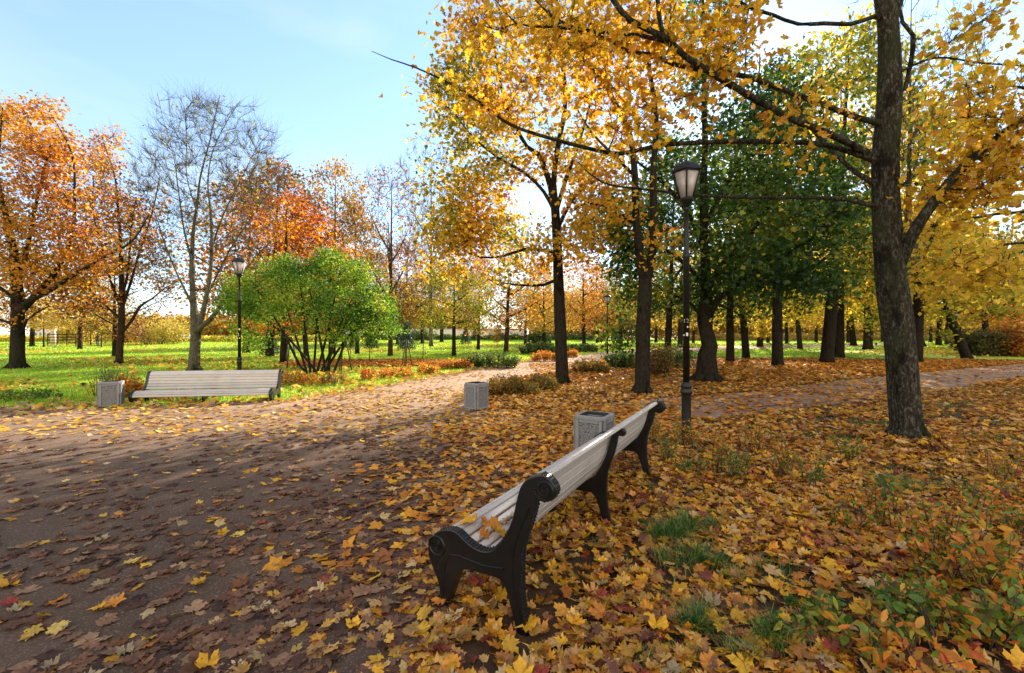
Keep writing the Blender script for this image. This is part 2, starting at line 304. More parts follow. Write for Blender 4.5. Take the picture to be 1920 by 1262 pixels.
def fan(outline, curl=0.0, fold=0.0):
    o = np.array(outline, float); n = len(o)
    V = np.zeros((n+1, 3)); V[1:, :2] = o
    r2 = V[:, 0]**2+V[:, 1]**2
    V[:, 2] = curl*r2 + fold*np.abs(V[:, 0])
    Fc = np.array([[0, 1+i, 1+(i+1) % n] for i in range(n)])
    return V, Fc
half = [(0.02, -.30), (.13, -.37), (.31, -.31), (.29, -.20), (.46, -.15), (.41, -.03), (.61, .11), (.49, .15), (.47, .28), (.31, .22), (.20, .25), (.26, .42), (.13, .46), (0, .67)]
HI = half+[(-x, y) for x, y in half[-2::-1]]
HI = [(x, y) if i % 2 == 0 else (x*1.0, y) for i, (x, y) in enumerate(HI)]
half2 = [(.0, -.28), (.30, -.32), (.31, -.13), (.58, .12), (.27, .20), (.20, .42), (.0, .65)]
LO = half2+[(-x, y) for x, y in half2[-2:0:-1]]
OVAL = [(0, -.5), (.22, -.25), (.28, .05), (.16, .35), (0, .55), (-.16, .35), (-.28, .05), (-.22, -.25)]
ROUND = [(0, -.35), (.3, -.3), (.42, 0), (.28, .32), (0, .5), (-.28, .32), (-.42, 0), (-.3, -.3)]
def T_hi(c, f, cr=.05):
    V, Fc = fan(HI, c, f)
    rr = np.hypot(V[1:, 0], V[1:, 1]); V[1:, 2] += cr*np.where(rr > .42, 1, -1)   # lobes fold along their veins
    # stalk
    sv = np.array([(-.012, -.28, 0), (.012, -.28, 0), (.05, -.85, .05)]); k = len(V)
    return np.vstack([V, sv]), np.vstack([Fc, [[k, k+1, k+2]]])
TEMPL = {
    'hi': [T_hi(-.25, .15), T_hi(.35, -.1), T_hi(.1, .4, .07), T_hi(-.6, -.1), T_hi(1.1, .1, .08), T_hi(-1.2, .3, .06), T_hi(.2, -.05, .03)],
    'lo': [fan(LO, -.3, .1), fan(LO, .3, .1)],
    'oval': [fan(OVAL, -.2, .3), fan(OVAL, .2, .2)],
    'round': [fan(ROUND, -.25, .15), fan(ROUND, .2, .1)],
    'quad': [(np.array([(0, -.5, 0), (.42, 0, .12), (0, .6, 0), (-.42, 0, .12)]), np.array([[0, 1, 2, 3]]))],
    'blade': [(np.array([(-.5, 0, 0), (.5, 0, 0), (0, 0, 1.0)]), np.array([[0, 1, 2]]))],
}
def leaves(pos, size, kind, flat=None, droop=.0, sizevar=.3, relief=1.):
    """returns V, F for leaves at pos; flat = max tilt (rad) for leaves lying on the ground, else free orientation"""
    n = len(pos); Ts = TEMPL[kind]; Vs = []; Fo = []; off = 0
    which = rng.integers(0, len(Ts), n)
    for ti, (TV, TF) in enumerate(Ts):
        p = pos[which == ti]; k = len(p)
        if k == 0: continue
        s = size*(1+sizevar*rng.uniform(-1, 1, k))
        if flat is not None:
            tx = rng.normal(0, flat, k); ty = rng.normal(0, flat, k); rz = rng.uniform(0, 2*np.pi, k)
        else:
            tx = rng.normal(-droop, .8, k); ty = rng.normal(0, .8, k); rz = rng.uniform(0, 2*np.pi, k)
        cx, sx, cy, sy, cz, sz = np.cos(tx), np.sin(tx), np.cos(ty), np.sin(ty), np.cos(rz), np.sin(rz)
        Z = np.zeros(k); O = np.ones(k)
        Rx = np.stack([O, Z, Z, Z, cx, -sx, Z, sx, cx], 1).reshape(k, 3, 3)
        Ry = np.stack([cy, Z, sy, Z, O, Z, -sy, Z, cy], 1).reshape(k, 3, 3)
        Rz = np.stack([cz, -sz, Z, sz, cz, Z, Z, Z, O], 1).reshape(k, 3, 3)
        Rm = Rz@Ry@Rx
        TVk = TV[None].repeat(k, 0)*s[:, None, None]
        if kind in ('hi', 'lo', 'oval', 'round'):    # curl differently leaf by leaf
            TVk[:, :, 2] *= rng.uniform(.0, 1.5, k)[:, None]*relief
            TVk[:, :, 0] *= rng.uniform(.62, 1.12, k)[:, None]
        if kind == 'hi':
            j = rng.normal(0, .018, (k, len(TV), 3))*s[:, None, None]; j[:, :, 2] *= 2; TVk = TVk+j
        W = np.einsum('kij,kvj->kvi', Rm, TVk)+p[:, None, :]
        Vs.append(W.reshape(-1, 3))
        Fo.append((TF[None]+(np.arange(k)*len(TV))[:, None, None]+off).reshape(-1, TF.shape[1]))
        off += k*len(TV)
    return np.vstack(Vs), Fo
def blades(pos, h, w, lean=.35):
    n = len(pos); a = rng.uniform(0, 2*np.pi, n); hh = h*rng.uniform(.5, 1.2, n); ww = w*rng.uniform(.6, 1.2, n)
    d = np.stack([np.cos(a), np.sin(a), np.zeros(n)], 1); l = rng.normal(0, lean, (n, 2))
    mid = pos+np.stack([l[:, 0]*hh*.35, l[:, 1]*hh*.35, hh*.6], 1)
    tip = pos+np.stack([l[:, 0]*hh, l[:, 1]*hh, hh*(1-.3*np.abs(l).sum(1).clip(0, 1.5))], 1)
    V = np.stack([pos-d*ww[:, None]/2, pos+d*ww[:, None]/2, mid+d*ww[:, None]*.4, mid-d*ww[:, None]*.4, tip], 1).reshape(-1, 3)
    b = np.arange(n)*5
    return V, [np.stack([b, b+1, b+2, b+3], 1), np.stack([b+3, b+2, b+4], 1)]
def join(parts):
    Vs, Fs, off = [], [], 0
    for V, Fl in parts:
        Vs.append(V); Fs += [f+off for f in Fl]; off += len(V)
    return np.vstack(Vs), Fs
def tube(pts, rad, sides, bump=0., seed=0, cap=True):
    pts = np.asarray(pts, float); rad = np.asarray(rad, float); n = len(pts)
    t = np.gradient(pts, axis=0); t /= np.linalg.norm(t, axis=1)[:, None]+1e-9
    ref = np.array([1., .13, .07]) if abs(t[0, 0]) < .8 else np.array([.1, 1., .1])
    u = np.cross(t, ref); u /= np.linalg.norm(u, axis=1)[:, None]+1e-9
    v = np.cross(t, u)
    a = np.arange(sides)*2*np.pi/sides
    rr = np.repeat(rad[:, None], sides, 1)
    if bump:
        zz = np.linalg.norm(pts-pts[0], axis=1)[:, None]
        rr = rr*(1+bump*(np.sin(3*a[None]+seed+zz*1.3)*.5+np.sin(5*a[None]+seed*2-zz*3.1)*.35+np.sin(2*a[None]+zz*5.7+seed)*.3+np.sin(9*a[None]+zz*2.2)*.25))
    V = pts[:, None]+(np.cos(a)[None, :, None]*u[:, None]+np.sin(a)[None, :, None]*v[:, None])*rr[..., None]
    V = V.reshape(-1, 3); i = np.arange(n-1)[:, None]*sides; j = np.arange(sides)[None]
    j2 = (j+1) % sides
    Q = np.stack([i+j, i+j2, i+j2+sides, i+j+sides], -1).reshape(-1, 4)
    Fl = [Q]
    if cap:
        V = np.vstack([V, pts[0], pts[-1]]); k = len(V)
        j = np.arange(sides)
        Fl.append(np.stack([np.full(sides, k-2), (j+1) % sides, j], 1)); Fl.append(np.stack([np.full(sides, k-1), (n-1)*sides+j, (n-1)*sides+(j+1) % sides], 1))
    return V, Fl
def catmull(pts, step):
    """pts rows of x,y,z,r"""
    p = np.asarray(pts, float); out = []
    if len(p) == 2:
        q = np.vstack([2*p[0]-p[1], p, 2*p[1]-p[0]])
    else: q = np.vstack([2*p[0]-p[1], p, 2*p[-1]-p[-2]])
    for i in range(1, len(q)-2):
        L = np.linalg.norm(q[i+1][:3]-q[i][:3]); k = max(1, int(round(L/step)))
        for t in np.arange(k)/k:
            a, b, c, d = q[i-1], q[i], q[i+1], q[i+2]
            out.append(.5*((2*b)+(-a+c)*t+(2*a-5*b+4*c-d)*t*t+(-a+3*b-3*c+d)*t**3))
    out.append(p[-1]); return np.array(out)

class Tree:
    """limbs are drawn by hand, finer branches grow to the tip points by the cheapest path"""
    def __init__(s, step=.35): s.pos = []; s.par = []; s.fix = []; s.step = step; s.twigs = []
    def limb(s, pts, attach=True):
        c = catmull(pts, s.step); par = -1
        c[:, 3] = np.maximum(c[:, 3], .004)
        if attach and s.pos:
            A = np.array(s.pos); par = int(np.argmin(((A-c[0, :3])**2).sum(1)))
        for q in c:
            s.pos.append(q[:3]); s.par.append(par); s.fix.append(q[3]); par = len(s.pos)-1
    def grow(s, tips, up=.25, wander=.12, minz=None, r0=.006, path=.18):
        tips = np.asarray(tips, float)
        base = np.array(s.pos); s.plen = list(np.zeros(len(base)))
        for i in range(len(base)):
            if s.par[i] >= 0: s.plen[i] = s.plen[s.par[i]]+np.linalg.norm(base[i]-base[s.par[i]])
        d = np.sqrt(((tips[:, None]-base[None, ::2])**2).sum(-1)).min(1); order = np.argsort(d)
        cap = len(base)+len(tips)*14
        A = np.zeros((cap, 3)); A[:len(base)] = base; PL = np.zeros(cap); PL[:len(base)] = s.plen; n = len(base)
        par = list(s.par); fix = list(s.fix); ok = np.zeros(cap, bool); ok[:n] = True
        if minz is not None: ok[:n] = base[:, 2] > minz
        s.tipidx = []
        for ti in order:
            t = tips[ti]; v = t-A[:n]; dist = np.sqrt((v**2).sum(1))
            cost = dist+path*PL[:n]+np.where(v[:, 2] < .15*dist, (.15*dist-v[:, 2])*.5, 0)+np.where(ok[:n], 0, 99)
            j = int(np.argmin(cost)); a = A[j]
            L = dist[j]; k = max(1, int(L/s.step)); k = min(k, 12)
            pd = a-A[par[j]] if par[j] >= 0 else np.array([0, 0, 1.]); pd = pd/(np.linalg.norm(pd)+1e-9)
            mid = (a+t)/2+pd*L*.12+np.array([0, 0, up*L*.35])*(1 if up > 0 else -1)*.5+rng.normal(0, wander*L*.35, 3)
            p = j
            for q in range(1, k+1):
                u = q/k; pt = (1-u)**2*a+2*u*(1-u)*mid+u*u*t
                if n >= cap: break
                A[n] = pt; ok[n] = True; PL[n] = PL[p]+np.linalg.norm(pt-A[p]); par.append(p); fix.append(0); p = n; n += 1
            s.tipidx.append(p)
        s.pos = list(A[:n]); s.par = par; s.fix = fix
        s.r0 = r0
    def radii(s, ex=.44):
        n = len(s.pos); cnt = np.zeros(n); kids = [0]*n
        par = s.par
        for i in range(n-1, -1, -1):
            if kids[i] == 0: cnt[i] += 1
            if par[i] >= 0: cnt[par[i]] += cnt[i]; kids[par[i]] += 1
        r = s.r0*cnt**ex
        fx = np.array(s.fix); r = np.where(fx > 0, fx, r)
        for i in range(n):
            if par[i] >= 0 and fx[i] == 0: r[i] = min(r[i], r[par[i]]*.92)
        return r
    def wood(s, hero=False, rmin=0., bumps=.0, sidemul=1.0):
        A = np.array(s.pos); r = s.radii(); n = len(A); par = s.par
        ch = [[] for _ in range(n)]
        for i in range(n):
            if par[i] >= 0: ch[par[i]].append(i)
        parts = []; starts = [i for i in range(n) if par[i] < 0]; seen = set()
        stack = [(i, None) for i in starts]
        while stack:
            i, pr = stack.pop(); chain = [i]; rr = [r[i]]
            if pr is not None: chain = [pr, i]; rr = [min(r[i]*1.05, r[pr]), r[i]]
            c = i
            while ch[c]:
                # limbs continue along themselves; otherwise the thickest child
                ks = sorted(ch[c], key=lambda q: (0 if (q == c+1 and s.fix[c] > 0) else 1, -r[q])); c0 = ks[0]
                for q in ks[1:]: stack.append((q, c))
                chain.append(c0); rr.append(r[c0]); c = c0
            if len(chain) < 2: continue
            m = max(rr[1:])
            if m < rmin: continue
            if hero and m > .15: sd = 28
            else: sd = 12 if m > .1 else 8 if m > .05 else 5 if m > .018 else 3
            if hero and m > .15:
                pts = A[chain]; cc = catmull(np.hstack([pts, np.array(rr)[:, None]]), .12); pa, ra = cc[:, :3], cc[:, 3]
            else: pa, ra = A[chain], np.array(rr)
            parts.append(tube(pa, ra, sd, bumps if m > .08 else 0, seed=i*.37, cap=True))
        s.r = r
        return parts
    def add_twigs(s, per, L, rad, spread=.6, upb=.35, sel=None):
        A = np.array(s.pos); idx = np.array(s.tipidx) if sel is None else sel
        idx = np.repeat(idx, per); n = len(idx)
        par = np.array(s.par)[idx]; d = A[idx]-A[par]; d /= np.linalg.norm(d, axis=1)[:, None]+1e-9
        back = rng.uniform(0, 1, n)[:, None]; p0 = A[idx]*(1-back*.9)+A[par]*back*.9
        d = d+rng.normal(0, spread, (n, 3))+np.array([0, 0, upb]); d /= np.linalg.norm(d, axis=1)[:, None]
        l = L*rng.uniform(.4, 1.2, n); p1 = p0+d*l[:, None]*.5; p2 = p0+(d+rng.normal(0, .25, (n, 3))+np.array([0, 0, upb*.5]))*l[:, None]
        s.tw = p2
        u = np.cross(d, [.3, .9, .2]); u /= np.linalg.norm(u, axis=1)[:, None]+1e-9; v = np.cross(d, u)
        def ring(p, rr): return [p+u*rr, p+(-.5*u+.87*v)*rr, p+(-.5*u-.87*v)*rr]
        V = np.stack(ring(p0, rad)+ring(p1, rad*.75)+[p2], 1).reshape(-1, 3); b = np.arange(n)*7
        Q = [np.stack([b+i, b+(i+1) % 3, b+3+(i+1) % 3, b+3+i], 1) for i in range(3)]
        T3 = [np.stack([b+3+i, b+3+(i+1) % 3, b+6], 1) for i in range(3)]
        return V, Q+T3

def blob_tips(blobs):
    """blobs in photo terms: px, py, depth, rx px, ry px, half depth m, count"""
    out = []
    for (px, py, Y, rx, ry, rd, n) in blobs:
        k = 0
        while k < n:
            v = rng.normal(0, .55, 3)
            if (v**2).sum() > 1: continue
            y = Y+v[1]*rd
            out.append(P(px+v[0]*rx, py+v[2]*ry, y)); k += 1
    return np.array([tuple(p) for p in out])
def crown_leaves(tips, per, sig, size, kind, droop=.2, sizevar=.3):
    t = np.repeat(tips, per, 0); p = t+rng.normal(0, 1, t.shape)*np.array([sig, sig, sig*.62])+np.array([0, 0, -.05])
    return leaves(p, size, kind, None, droop, sizevar)
def local(arr, base):
    a = np.array(arr, float); a[..., :3] -= np.array(base); return a
def limb_px(pts, Y):
    """pts (px,py,r[,depth])"""
    return [(*P(p[0], p[1], p[3] if len(p) > 3 else Y), p[2]*math.cos(math.atan((p[0]-CX)/F))) for p in pts]
def build_tree(name, label, cat, base, limbs, blobs, leafspec, barkm, leafm, group=None, step=.35, up=.25, wander=.12, minz=None, r0=.006,
               hero=False, bumps=.0, twigs=None, path=.18, rmin=0., extra_tips=None, roots=0):
    base = Vector(base); root = empty(name, base, 0, label, cat, group)
    t = Tree(step)
    for i, l in enumerate(limbs): t.limb(local(l, base), attach=i > 0)
    tips = local(blob_tips(blobs), base)
    if extra_tips is not None: tips = np.vstack([tips, extra_tips])
    t.grow(tips, up, wander, minz, r0, path)
    parts = t.wood(hero, rmin, bumps)
    if roots:
        tr = limbs[0][0][3]
        for k in range(roots):
            a = k*2*math.pi/roots+rng.uniform(-.3, .3); d = np.array([math.cos(a), math.sin(a), 0])
            parts.append(tube([d*tr*.4+[0, 0, .30], d*tr*.80+[0, 0, .12], d*tr*1.15+[0, 0, .02], d*tr*1.45+[0, 0, -.05]], [tr*.34, tr*.32, tr*.22, tr*.1], 8))
    tipP = np.array(t.pos)[t.tipidx]
    if twigs: parts.append(t.add_twigs(*twigs))
    V, Fl = join(parts); npmesh('trunk', V, Fl, barkm, root, smooth=True)
    if leafspec:
        per, sig, size, kind, droop = leafspec
        src = tipP
        V, Fl = crown_leaves(src, per, sig, size, kind, droop); npmesh('crown', V, Fl, leafm, root)
    return root
#MAIN
# ------------------------------------------------------------------ ground, paths
def sheet(name, xs, ys, mat, dz=0.0):
    X, Y = np.meshgrid(xs, ys); Z = gz(X, Y)+dz
    V = np.stack([X, Y, Z], -1).reshape(-1, 3); nx = len(xs); ny = len(ys)
    i = (np.arange(ny-1)[:, None]*nx+np.arange(nx-1)[None]).ravel()
    o = npmesh(name, V, [np.stack([i, i+1, i+1+nx, i+nx], 1)], mat, None, True); tag(o, None, None, None, 'structure'); return o
ys = np.concatenate([np.linspace(-30, 28, 12), np.linspace(32, 120, 23), [200, 400, 900]])
sheet('ground', np.array([-900, -300, -100, 0, 100, 300, 900.]), ys, M['lawn'])
def inpoly(x, y, poly):
    x = np.asarray(x); y = np.asarray(y); c = np.zeros(x.shape, bool); n = len(poly); j = n-1
    for i in range(n):
        xi, yi = poly[i]; xj, yj = poly[j]
        m = ((yi > y) != (yj > y)) & (x < (xj-xi)*(y-yi)/(yj-yi+1e-12)+xi)
        c ^= m; j = i
    return c
def rough(poly, step=.35, amp=.10):
    out = []; n = len(poly)
    for i in range(n):
        a, b = np.array(poly[i], float), np.array(poly[(i+1) % n], float); L = np.linalg.norm(b-a); k = max(1, int(L/step)) if L < 60 else 30
        nn = np.array([-(b-a)[1], (b-a)[0]])/(L+1e-9)
        for q in range(k):
            u = q/k; s_ = i*9.7+u*L
            out.append(tuple(a+(b-a)*u+nn*amp*(math.sin(s_*1.7)+.6*math.sin(s_*4.1+1)+.4*math.sin(s_*9.3))))
    return out
def polysheet(name, poly, mat, dz):
    """flat polygon cut into a grid that follows the ground"""
    me = bpy.data.meshes.new(name); bm = bmesh.new()
    f = bm.faces.new([bm.verts.new((x, y, 0)) for x, y in poly]); bm.normal_update()
    if f.normal.z < 0: bmesh.ops.reverse_faces(bm, faces=[f])
    bmesh.ops.triangulate(bm, faces=bm.faces[:])
    for yy in np.arange(29, 118, 4.):
        bmesh.ops.bisect_plane(bm, geom=bm.verts[:]+bm.edges[:]+bm.faces[:], plane_co=(0, yy, 0), plane_no=(0, 1, 0))
    for v in bm.verts: v.co.z = float(gz(v.co.x, v.co.y))+dz
    bm.to_mesh(me); bm.free(); o = link(name, me, mat); tag(o, None, None, None, 'structure'); return o
PATH = [(-30, 8.6), (-16, 9.2), (-11.2, 9.6), (-8.6, 9.75), (-5.7, 10.9), (-4.8, 12.5), (-3.8, 15.5), (-1.6, 21.4), (1.5, 30), (6.6, 38.5), (11.3, 46), (30, 60), (70, 78),
        (70, 70), (30, 52), (9.6, 37.5), (6.2, 29.6), (2.4, 19.8), (.88, 17.9), (-.57, 15.5), (-.96, 12), (-.6, 9.6), (.44, 9.3), (1.43, 9.9), (3.2, 11.0), (6.6, 12.4), (11.4, 15.5), (18.6, 19.5), (30, 25.6), (60, 42),
        (60, 30), (19.9, 16.9), (11.7, 12.2), (6.4, 9.66), (3.28, 8.1), (2.1, 6.9), (1.35, 5.9), (.75, 4.6), (.2, 3.6), (-.30, 2.75), (-.46, 2.07), (-.5, -.5), (-.5, -12), (-30, -12)]
PATHR = rough(PATH, .3, .06)
BED = [(-.46, -12), (-.46, 2.07), (-.3, 2.75), (.2, 3.6), (.75, 4.6), (1.35, 5.9), (2.1, 6.9), (3.28, 8.1), (6.4, 9.66), (11.7, 12.2), (9, 6), (8, 2), (8, -12)]
polysheet('leaf_bed', rough([(-1.2, -12), (-.9, 2.0), (-.9, 15.8), (2.4, 20.2), (6.2, 30), (9, 35), (28, 33), (36, 30), (45, 28), (45, 10), (30, -12)], .4, .12), M['soil'], .004)
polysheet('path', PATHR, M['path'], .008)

# ------------------------------------------------------------------ fallen leaves
PATHN = np.array(PATH)
def sample(n, x0, x1, y0, y1, dens, ymax_fan=None):
    """n candidates, kept with probability dens(x,y), only inside the camera's wedge (with a margin)"""
    x = rng.uniform(x0, x1, n); y = rng.uniform(y0, y1, n)
    k = (np.abs(x) < 1.42*y+2.5) & (rng.uniform(0, 1, n) < dens(x, y)); return x[k], y[k]
def noise2(x, y, s, seed=0):
    x = x*s; y = y*s; a = np.sin(x*1.3+seed+2.1*np.sin(y*.7+seed))+np.sin(y*1.7+seed*2+1.6*np.sin(x*.9-seed))+.6*np.sin(x*3.1+y*2.3+seed)+.5*np.sin(x*5.3-y*4.7+seed)
    return np.clip(.5+a/5, 0, 1)
onpath = lambda x, y: inpoly(x, y, PATH)
def bedzone(x, y):      # the leaf-covered lawn to the right of the paths
    return inpoly(x, y, [(-.9, -5), (-.9, 15.8), (2.4, 20.2), (6.2, 30), (8, 33), (30, 31), (38, 27), (19, 18), (60, 30), (60, -5)])
def ground_leaves(name, n, box, dens, size, kind, mat, zmax, tilt, label=None, sv=.42, relief=.7):
    x, y = sample(n, *box, dens); z = gz(x, y)+.012+rng.uniform(0, 1, len(x))**1.5*zmax
    V, Fl = leaves(np.stack([x, y, z], 1), size, kind, tilt, 0, sv, .28 if name == 'trodden_leaves' else relief)
    Vmin = gz(V[:, 0], V[:, 1])+.011; V[:, 2] = np.maximum(V[:, 2], Vmin)
    o = npmesh(name, V, Fl, mat); tag(o, label, 'leaves', None, 'stuff'); return o
def bare(x, y):         # scuffed earth under the near bench
    d = ((x-.15-(y-2.6)*.5)/.28)**2+((y-2.75)/.75)**2
    return np.where(d < 1, .25, 1.)
def d_bed(x, y): return np.where(bedzone(x, y) & ~onpath(x, y), (.75+.35*noise2(x, y, 1.4))*bare(x, y), 0)
def grassy(x, y): return np.clip((noise2(x, y, 1.9, 3)-.60)*5, 0, 1)*(x > .8)
def d_bed2(x, y): return d_bed(x, y)*(1-.75*grassy(x, y))*np.where((x > 4.5) & (y < 14), .8, 1)
ground_leaves('leaf_carpet', 78000, (-1, 9.6, 1.2, 7.2), lambda x, y: d_bed2(x, y)*.66, .078, 'hi', M['litter_bright'], .055, .28, 'dense carpet of fallen yellow and orange maple leaves around the near bench')
ground_leaves('leaf_carpet', 2600, (5.2, 6.7, 5.8, 7.3), lambda x, y: np.where((np.hypot(x-5.93, y-6.52) > .30) & (np.hypot(x-5.93, y-6.52) < .62), .9, 0), .09, 'hi', M['litter_bright'], .13, .5, 'fallen leaves banked against the foot of the large maple')
ground_leaves('leaf_carpet', 75000, (-1.5, 22, 7, 15), lambda x, y: d_bed2(x, y), .098, 'lo', M['litter_bright'], .05, .30, 'carpet of fallen yellow leaves around the large maple trunk and the tall lamp')
ground_leaves('leaf_carpet', 70000, (0, 40, 14, 34), lambda x, y: np.where(bedzone(x, y) & ~onpath(x, y) & (y < 33-np.abs(x-14)*.12-3*noise2(x, y, .4)), .85, 0), .17, 'quad', M['litter_orange'], .05, .35, 'orange carpet of fallen leaves under the dark green trees')
# the path: brown trodden leaves, many in the foreground and along the bench, few on the open part
def d_path(x, y):
    e = np.exp(-((x+.35-(y-2)*.38)/(.9+.25*y))**2)          # along the bench side
    c = np.clip(1.15-np.abs(x+1.2)/(1.0+y*.28), 0, 1)*np.clip(1.4-y*.12, .15, 1)
    base = .05+.22*noise2(x, y, 1.1, 5)
    return np.where(onpath(x, y), np.clip(base+.65*e+.55*c*noise2(x, y, 1.5, 1), 0, 1), 0)
ground_leaves('trodden_leaves', 22000, (-9, 3, 1.2, 7), lambda x, y: d_path(x, y)*np.where(y < 4.5, 1, .7)*(.35+.9*noise2(x, y, 2.3, 6)), .086, 'hi', M['litter_brown'], .012, .10, 'brown trodden maple leaves strewn over the dark dirt path in the foreground')
ground_leaves('trodden_leaves', 3600, (-9, 3.4, 1.6, 7.4), lambda x, y: np.where(onpath(x, y), .08+d_path(x, y)*.5, 0), .078, 'hi', M['litter_pale'], .02, .22, 'pale and yellow maple leaves scattered on top of the dark dirt path')
def border(x, y, w0):
    a = np.full(x.shape, 99.)
    for (x0, y0), (x1, y1) in zip(PATH[-14:-2], PATH[-13:-1]):
        t = np.clip(((x-x0)*(x1-x0)+(y-y0)*(y1-y0))/((x1-x0)**2+(y1-y0)**2+1e-9), 0, 1); a = np.minimum(a, np.hypot(x-x0-t*(x1-x0), y-y0-t*(y1-y0)))
    return np.exp(-(a/w0)**1.6)
ground_leaves('trodden_leaves', 15000, (-5, 3.4, 1.4, 7.5), lambda x, y: np.where(onpath(x, y), border(x, y, .30+.13*y)*(.25+.7*noise2(x, y, 1.7, 9)), 0), .078, 'hi', M['litter_bright'], .03, .2, 'yellow and orange leaves thinning out from the near bench onto the path')
ground_leaves('trodden_leaves', 9000, (-5, 2, 6.5, 10.5), lambda x, y: np.where(onpath(x, y), border(x, y, 1.6)*.7+.05, 0), .105, 'lo', M['litter_bright'], .03, .25, 'yellow and orange leaves on the path around the lone bin')
ground_leaves('trodden_leaves', 13000, (-16, 3, 7, 13), lambda x, y: np.where(onpath(x, y), .28+.3*noise2(x, y, .8, 2), 0)*np.where(x > -1.5, 1.6, 1), .11, 'lo', M['litter_pale'], .02, .25, 'small pale leaves scattered over the sunlit part of the dirt path')
ground_leaves('trodden_leaves', 14000, (-2.2, 3.6, 3.0, 9.8), lambda x, y: np.where(onpath(x, y), np.clip((x+1.6+.9*(noise2(x, y, 1.3, 11)-.5)-.12*(y-6))/2.2, 0, .8)*(.5+.6*noise2(x, y, 2.1, 12)), 0), .105, 'lo', M['litter_orange'], .025, .25, 'orange leaves covering the path behind the near bench')
ground_leaves('trodden_leaves', 50000, (1, 30, 7, 26), lambda x, y: np.where(onpath(x, y), .8-.6*np.clip((x-8)/7, 0, 1), 0)*(.45+.7*noise2(x, y, .9, 7)), .12, 'lo', M['litter_orange'], .03, .25, 'orange leaves thinly covering the dirt path that branches to the right')
ground_leaves('trodden_leaves', 14000, (-8, 14, 12, 45), lambda x, y: np.where(onpath(x, y), .5, 0), .13, 'quad', M['litter_pale'], .02, .25, 'pale leaves on the sunlit dirt path leading into the distance')
# leaves along the lawn's edge and over the lawns
def edge(x, y, w0):
    a = np.full(x.shape, 99.); 
    for (x0, y0), (x1, y1) in zip(PATH[:12], PATH[1:13]):
        t = np.clip(((x-x0)*(x1-x0)+(y-y0)*(y1-y0))/((x1-x0)**2+(y1-y0)**2), 0, 1)
        a = np.minimum(a, np.hypot(x-x0-t*(x1-x0), y-y0-t*(y1-y0)))
    return np.exp(-(a/w0)**2)
ground_leaves('lawn_edge_leaves', 60000, (-20, 8, 8.6, 32), lambda x, y: edge(x, y, .45)*.75, .13, 'lo', M['litter_pale'], .05, .45, 'pale yellow leaves gathered along the edge of the left lawn')
ground_leaves('lawn_edge_leaves', 30000, (-24, -3, 9.5, 20), lambda x, y: np.where(~onpath(x, y), .05+.35*np.clip(noise2(x, y, .7, 8)-.4, 0, 1)*2, 0)*np.clip((17-y)/4, 0, 1), .12, 'lo', M['litter_bright'], .08, .5, 'mixed leaves lying in the grass behind the white bench')
def d_lawn(x, y): return np.where(~onpath(x, y) & ~bedzone(x, y), .02+.6*np.clip(noise2(x, y, .16, 4)-.54, 0, 1)*2.2, 0)
ground_leaves('lawn_leaves', 150000, (-90, 60, 12, 75), d_lawn, .22, 'quad', M['litter_yellow'], .12, .5, 'yellow leaves scattered over the sunlit green lawns')
ground_leaves('lawn_leaves', 26000, (-13, -3, 22, 30), lambda x, y: np.where(((x+8)/5.5)**2+((y-25.5)/3.2)**2 < 1, .9, 0), .2, 'quad', M['litter_orange'], .1, .4, 'patch of orange leaves on the lawn behind the green bush')

# ------------------------------------------------------------------ grass
def grass(name, n, box, dens, h, wd, mat, label):
    x, y = sample(n, *box, dens); V, Fl = blades(np.stack([x, y, gz(x, y)], 1), h, wd)
    o = npmesh(name, V, Fl, mat); tag(o, label, 'grass', None, 'stuff')
nb = lambda x, y: ~onpath(x, y) & ~bedzone(x, y)
grass('grass', 150000, (-26, 0, 9, 22), lambda x, y: np.where(nb(x, y), .9, 0), .09, .014, M['grass'], 'green grass of the left lawn along the path')
grass('grass', 160000, (-60, 30, 20, 48), lambda x, y: np.where(nb(x, y), .9, 0), .12, .035, M['grass'], 'bright green grass of the wide lawn')
grass('grass', 120000, (-110, 110, 46, 115), lambda x, y: np.where(nb(x, y), .9, 0), .18, .10, M['grass'], 'bright sunlit grass at the far side of the park')
grass('grass', 40000, (.8, 9, 1.5, 8), lambda x, y: np.where(bedzone(x, y) & ~onpath(x, y), grassy(x, y)*.55, 0), .075, .006, M['grass_dark'], 'thin grass growing through the fallen leaves')
grass('grass', 60000, (5, 24, 5, 17), lambda x, y: np.where(bedzone(x, y) & ~onpath(x, y), grassy(x, y)*.8+.12, 0), .08, .012, M['grass_dark'], 'grass growing through the leaves around the large maple')

# ------------------------------------------------------------------ bench
OUT = [(-.069,.879),(-.11,.867),(-.142,.835),(-.153,.808),(-.142,.773),(-.114,.748),(-.081,.737),(-.052,.741),(-.037,.742),(-.031,.703),(-.01,.623),(.016,.557),(.046,.466),(.055,.379),(.056,.302),(.055,.225),(.046,.151),(.033,.086),(.012,-.02),(.060,-.02),(.09,.045),(.108,.101),(.13,.172),(.153,.228),(.185,.262),(.236,.266),(.303,.262),(.372,.262),(.422,.252),(.463,.224),(.483,.185),(.505,.12),(.531,.055),(.552,-.02),(.645,-.02),(.640,.02),(.604,.067),(.617,.131),(.65,.191),(.678,.245),(.694,.301),(.689,.351),(.655,.402),(.6,.443),(.525,.462),(.473,.455),(.422,.425),(.362,.398),(.293,.39),(.236,.412),(.189,.459),(.144,.529),(.108,.607),(.085,.696),(.068,.761),(.046,.811),(.003,.853)]
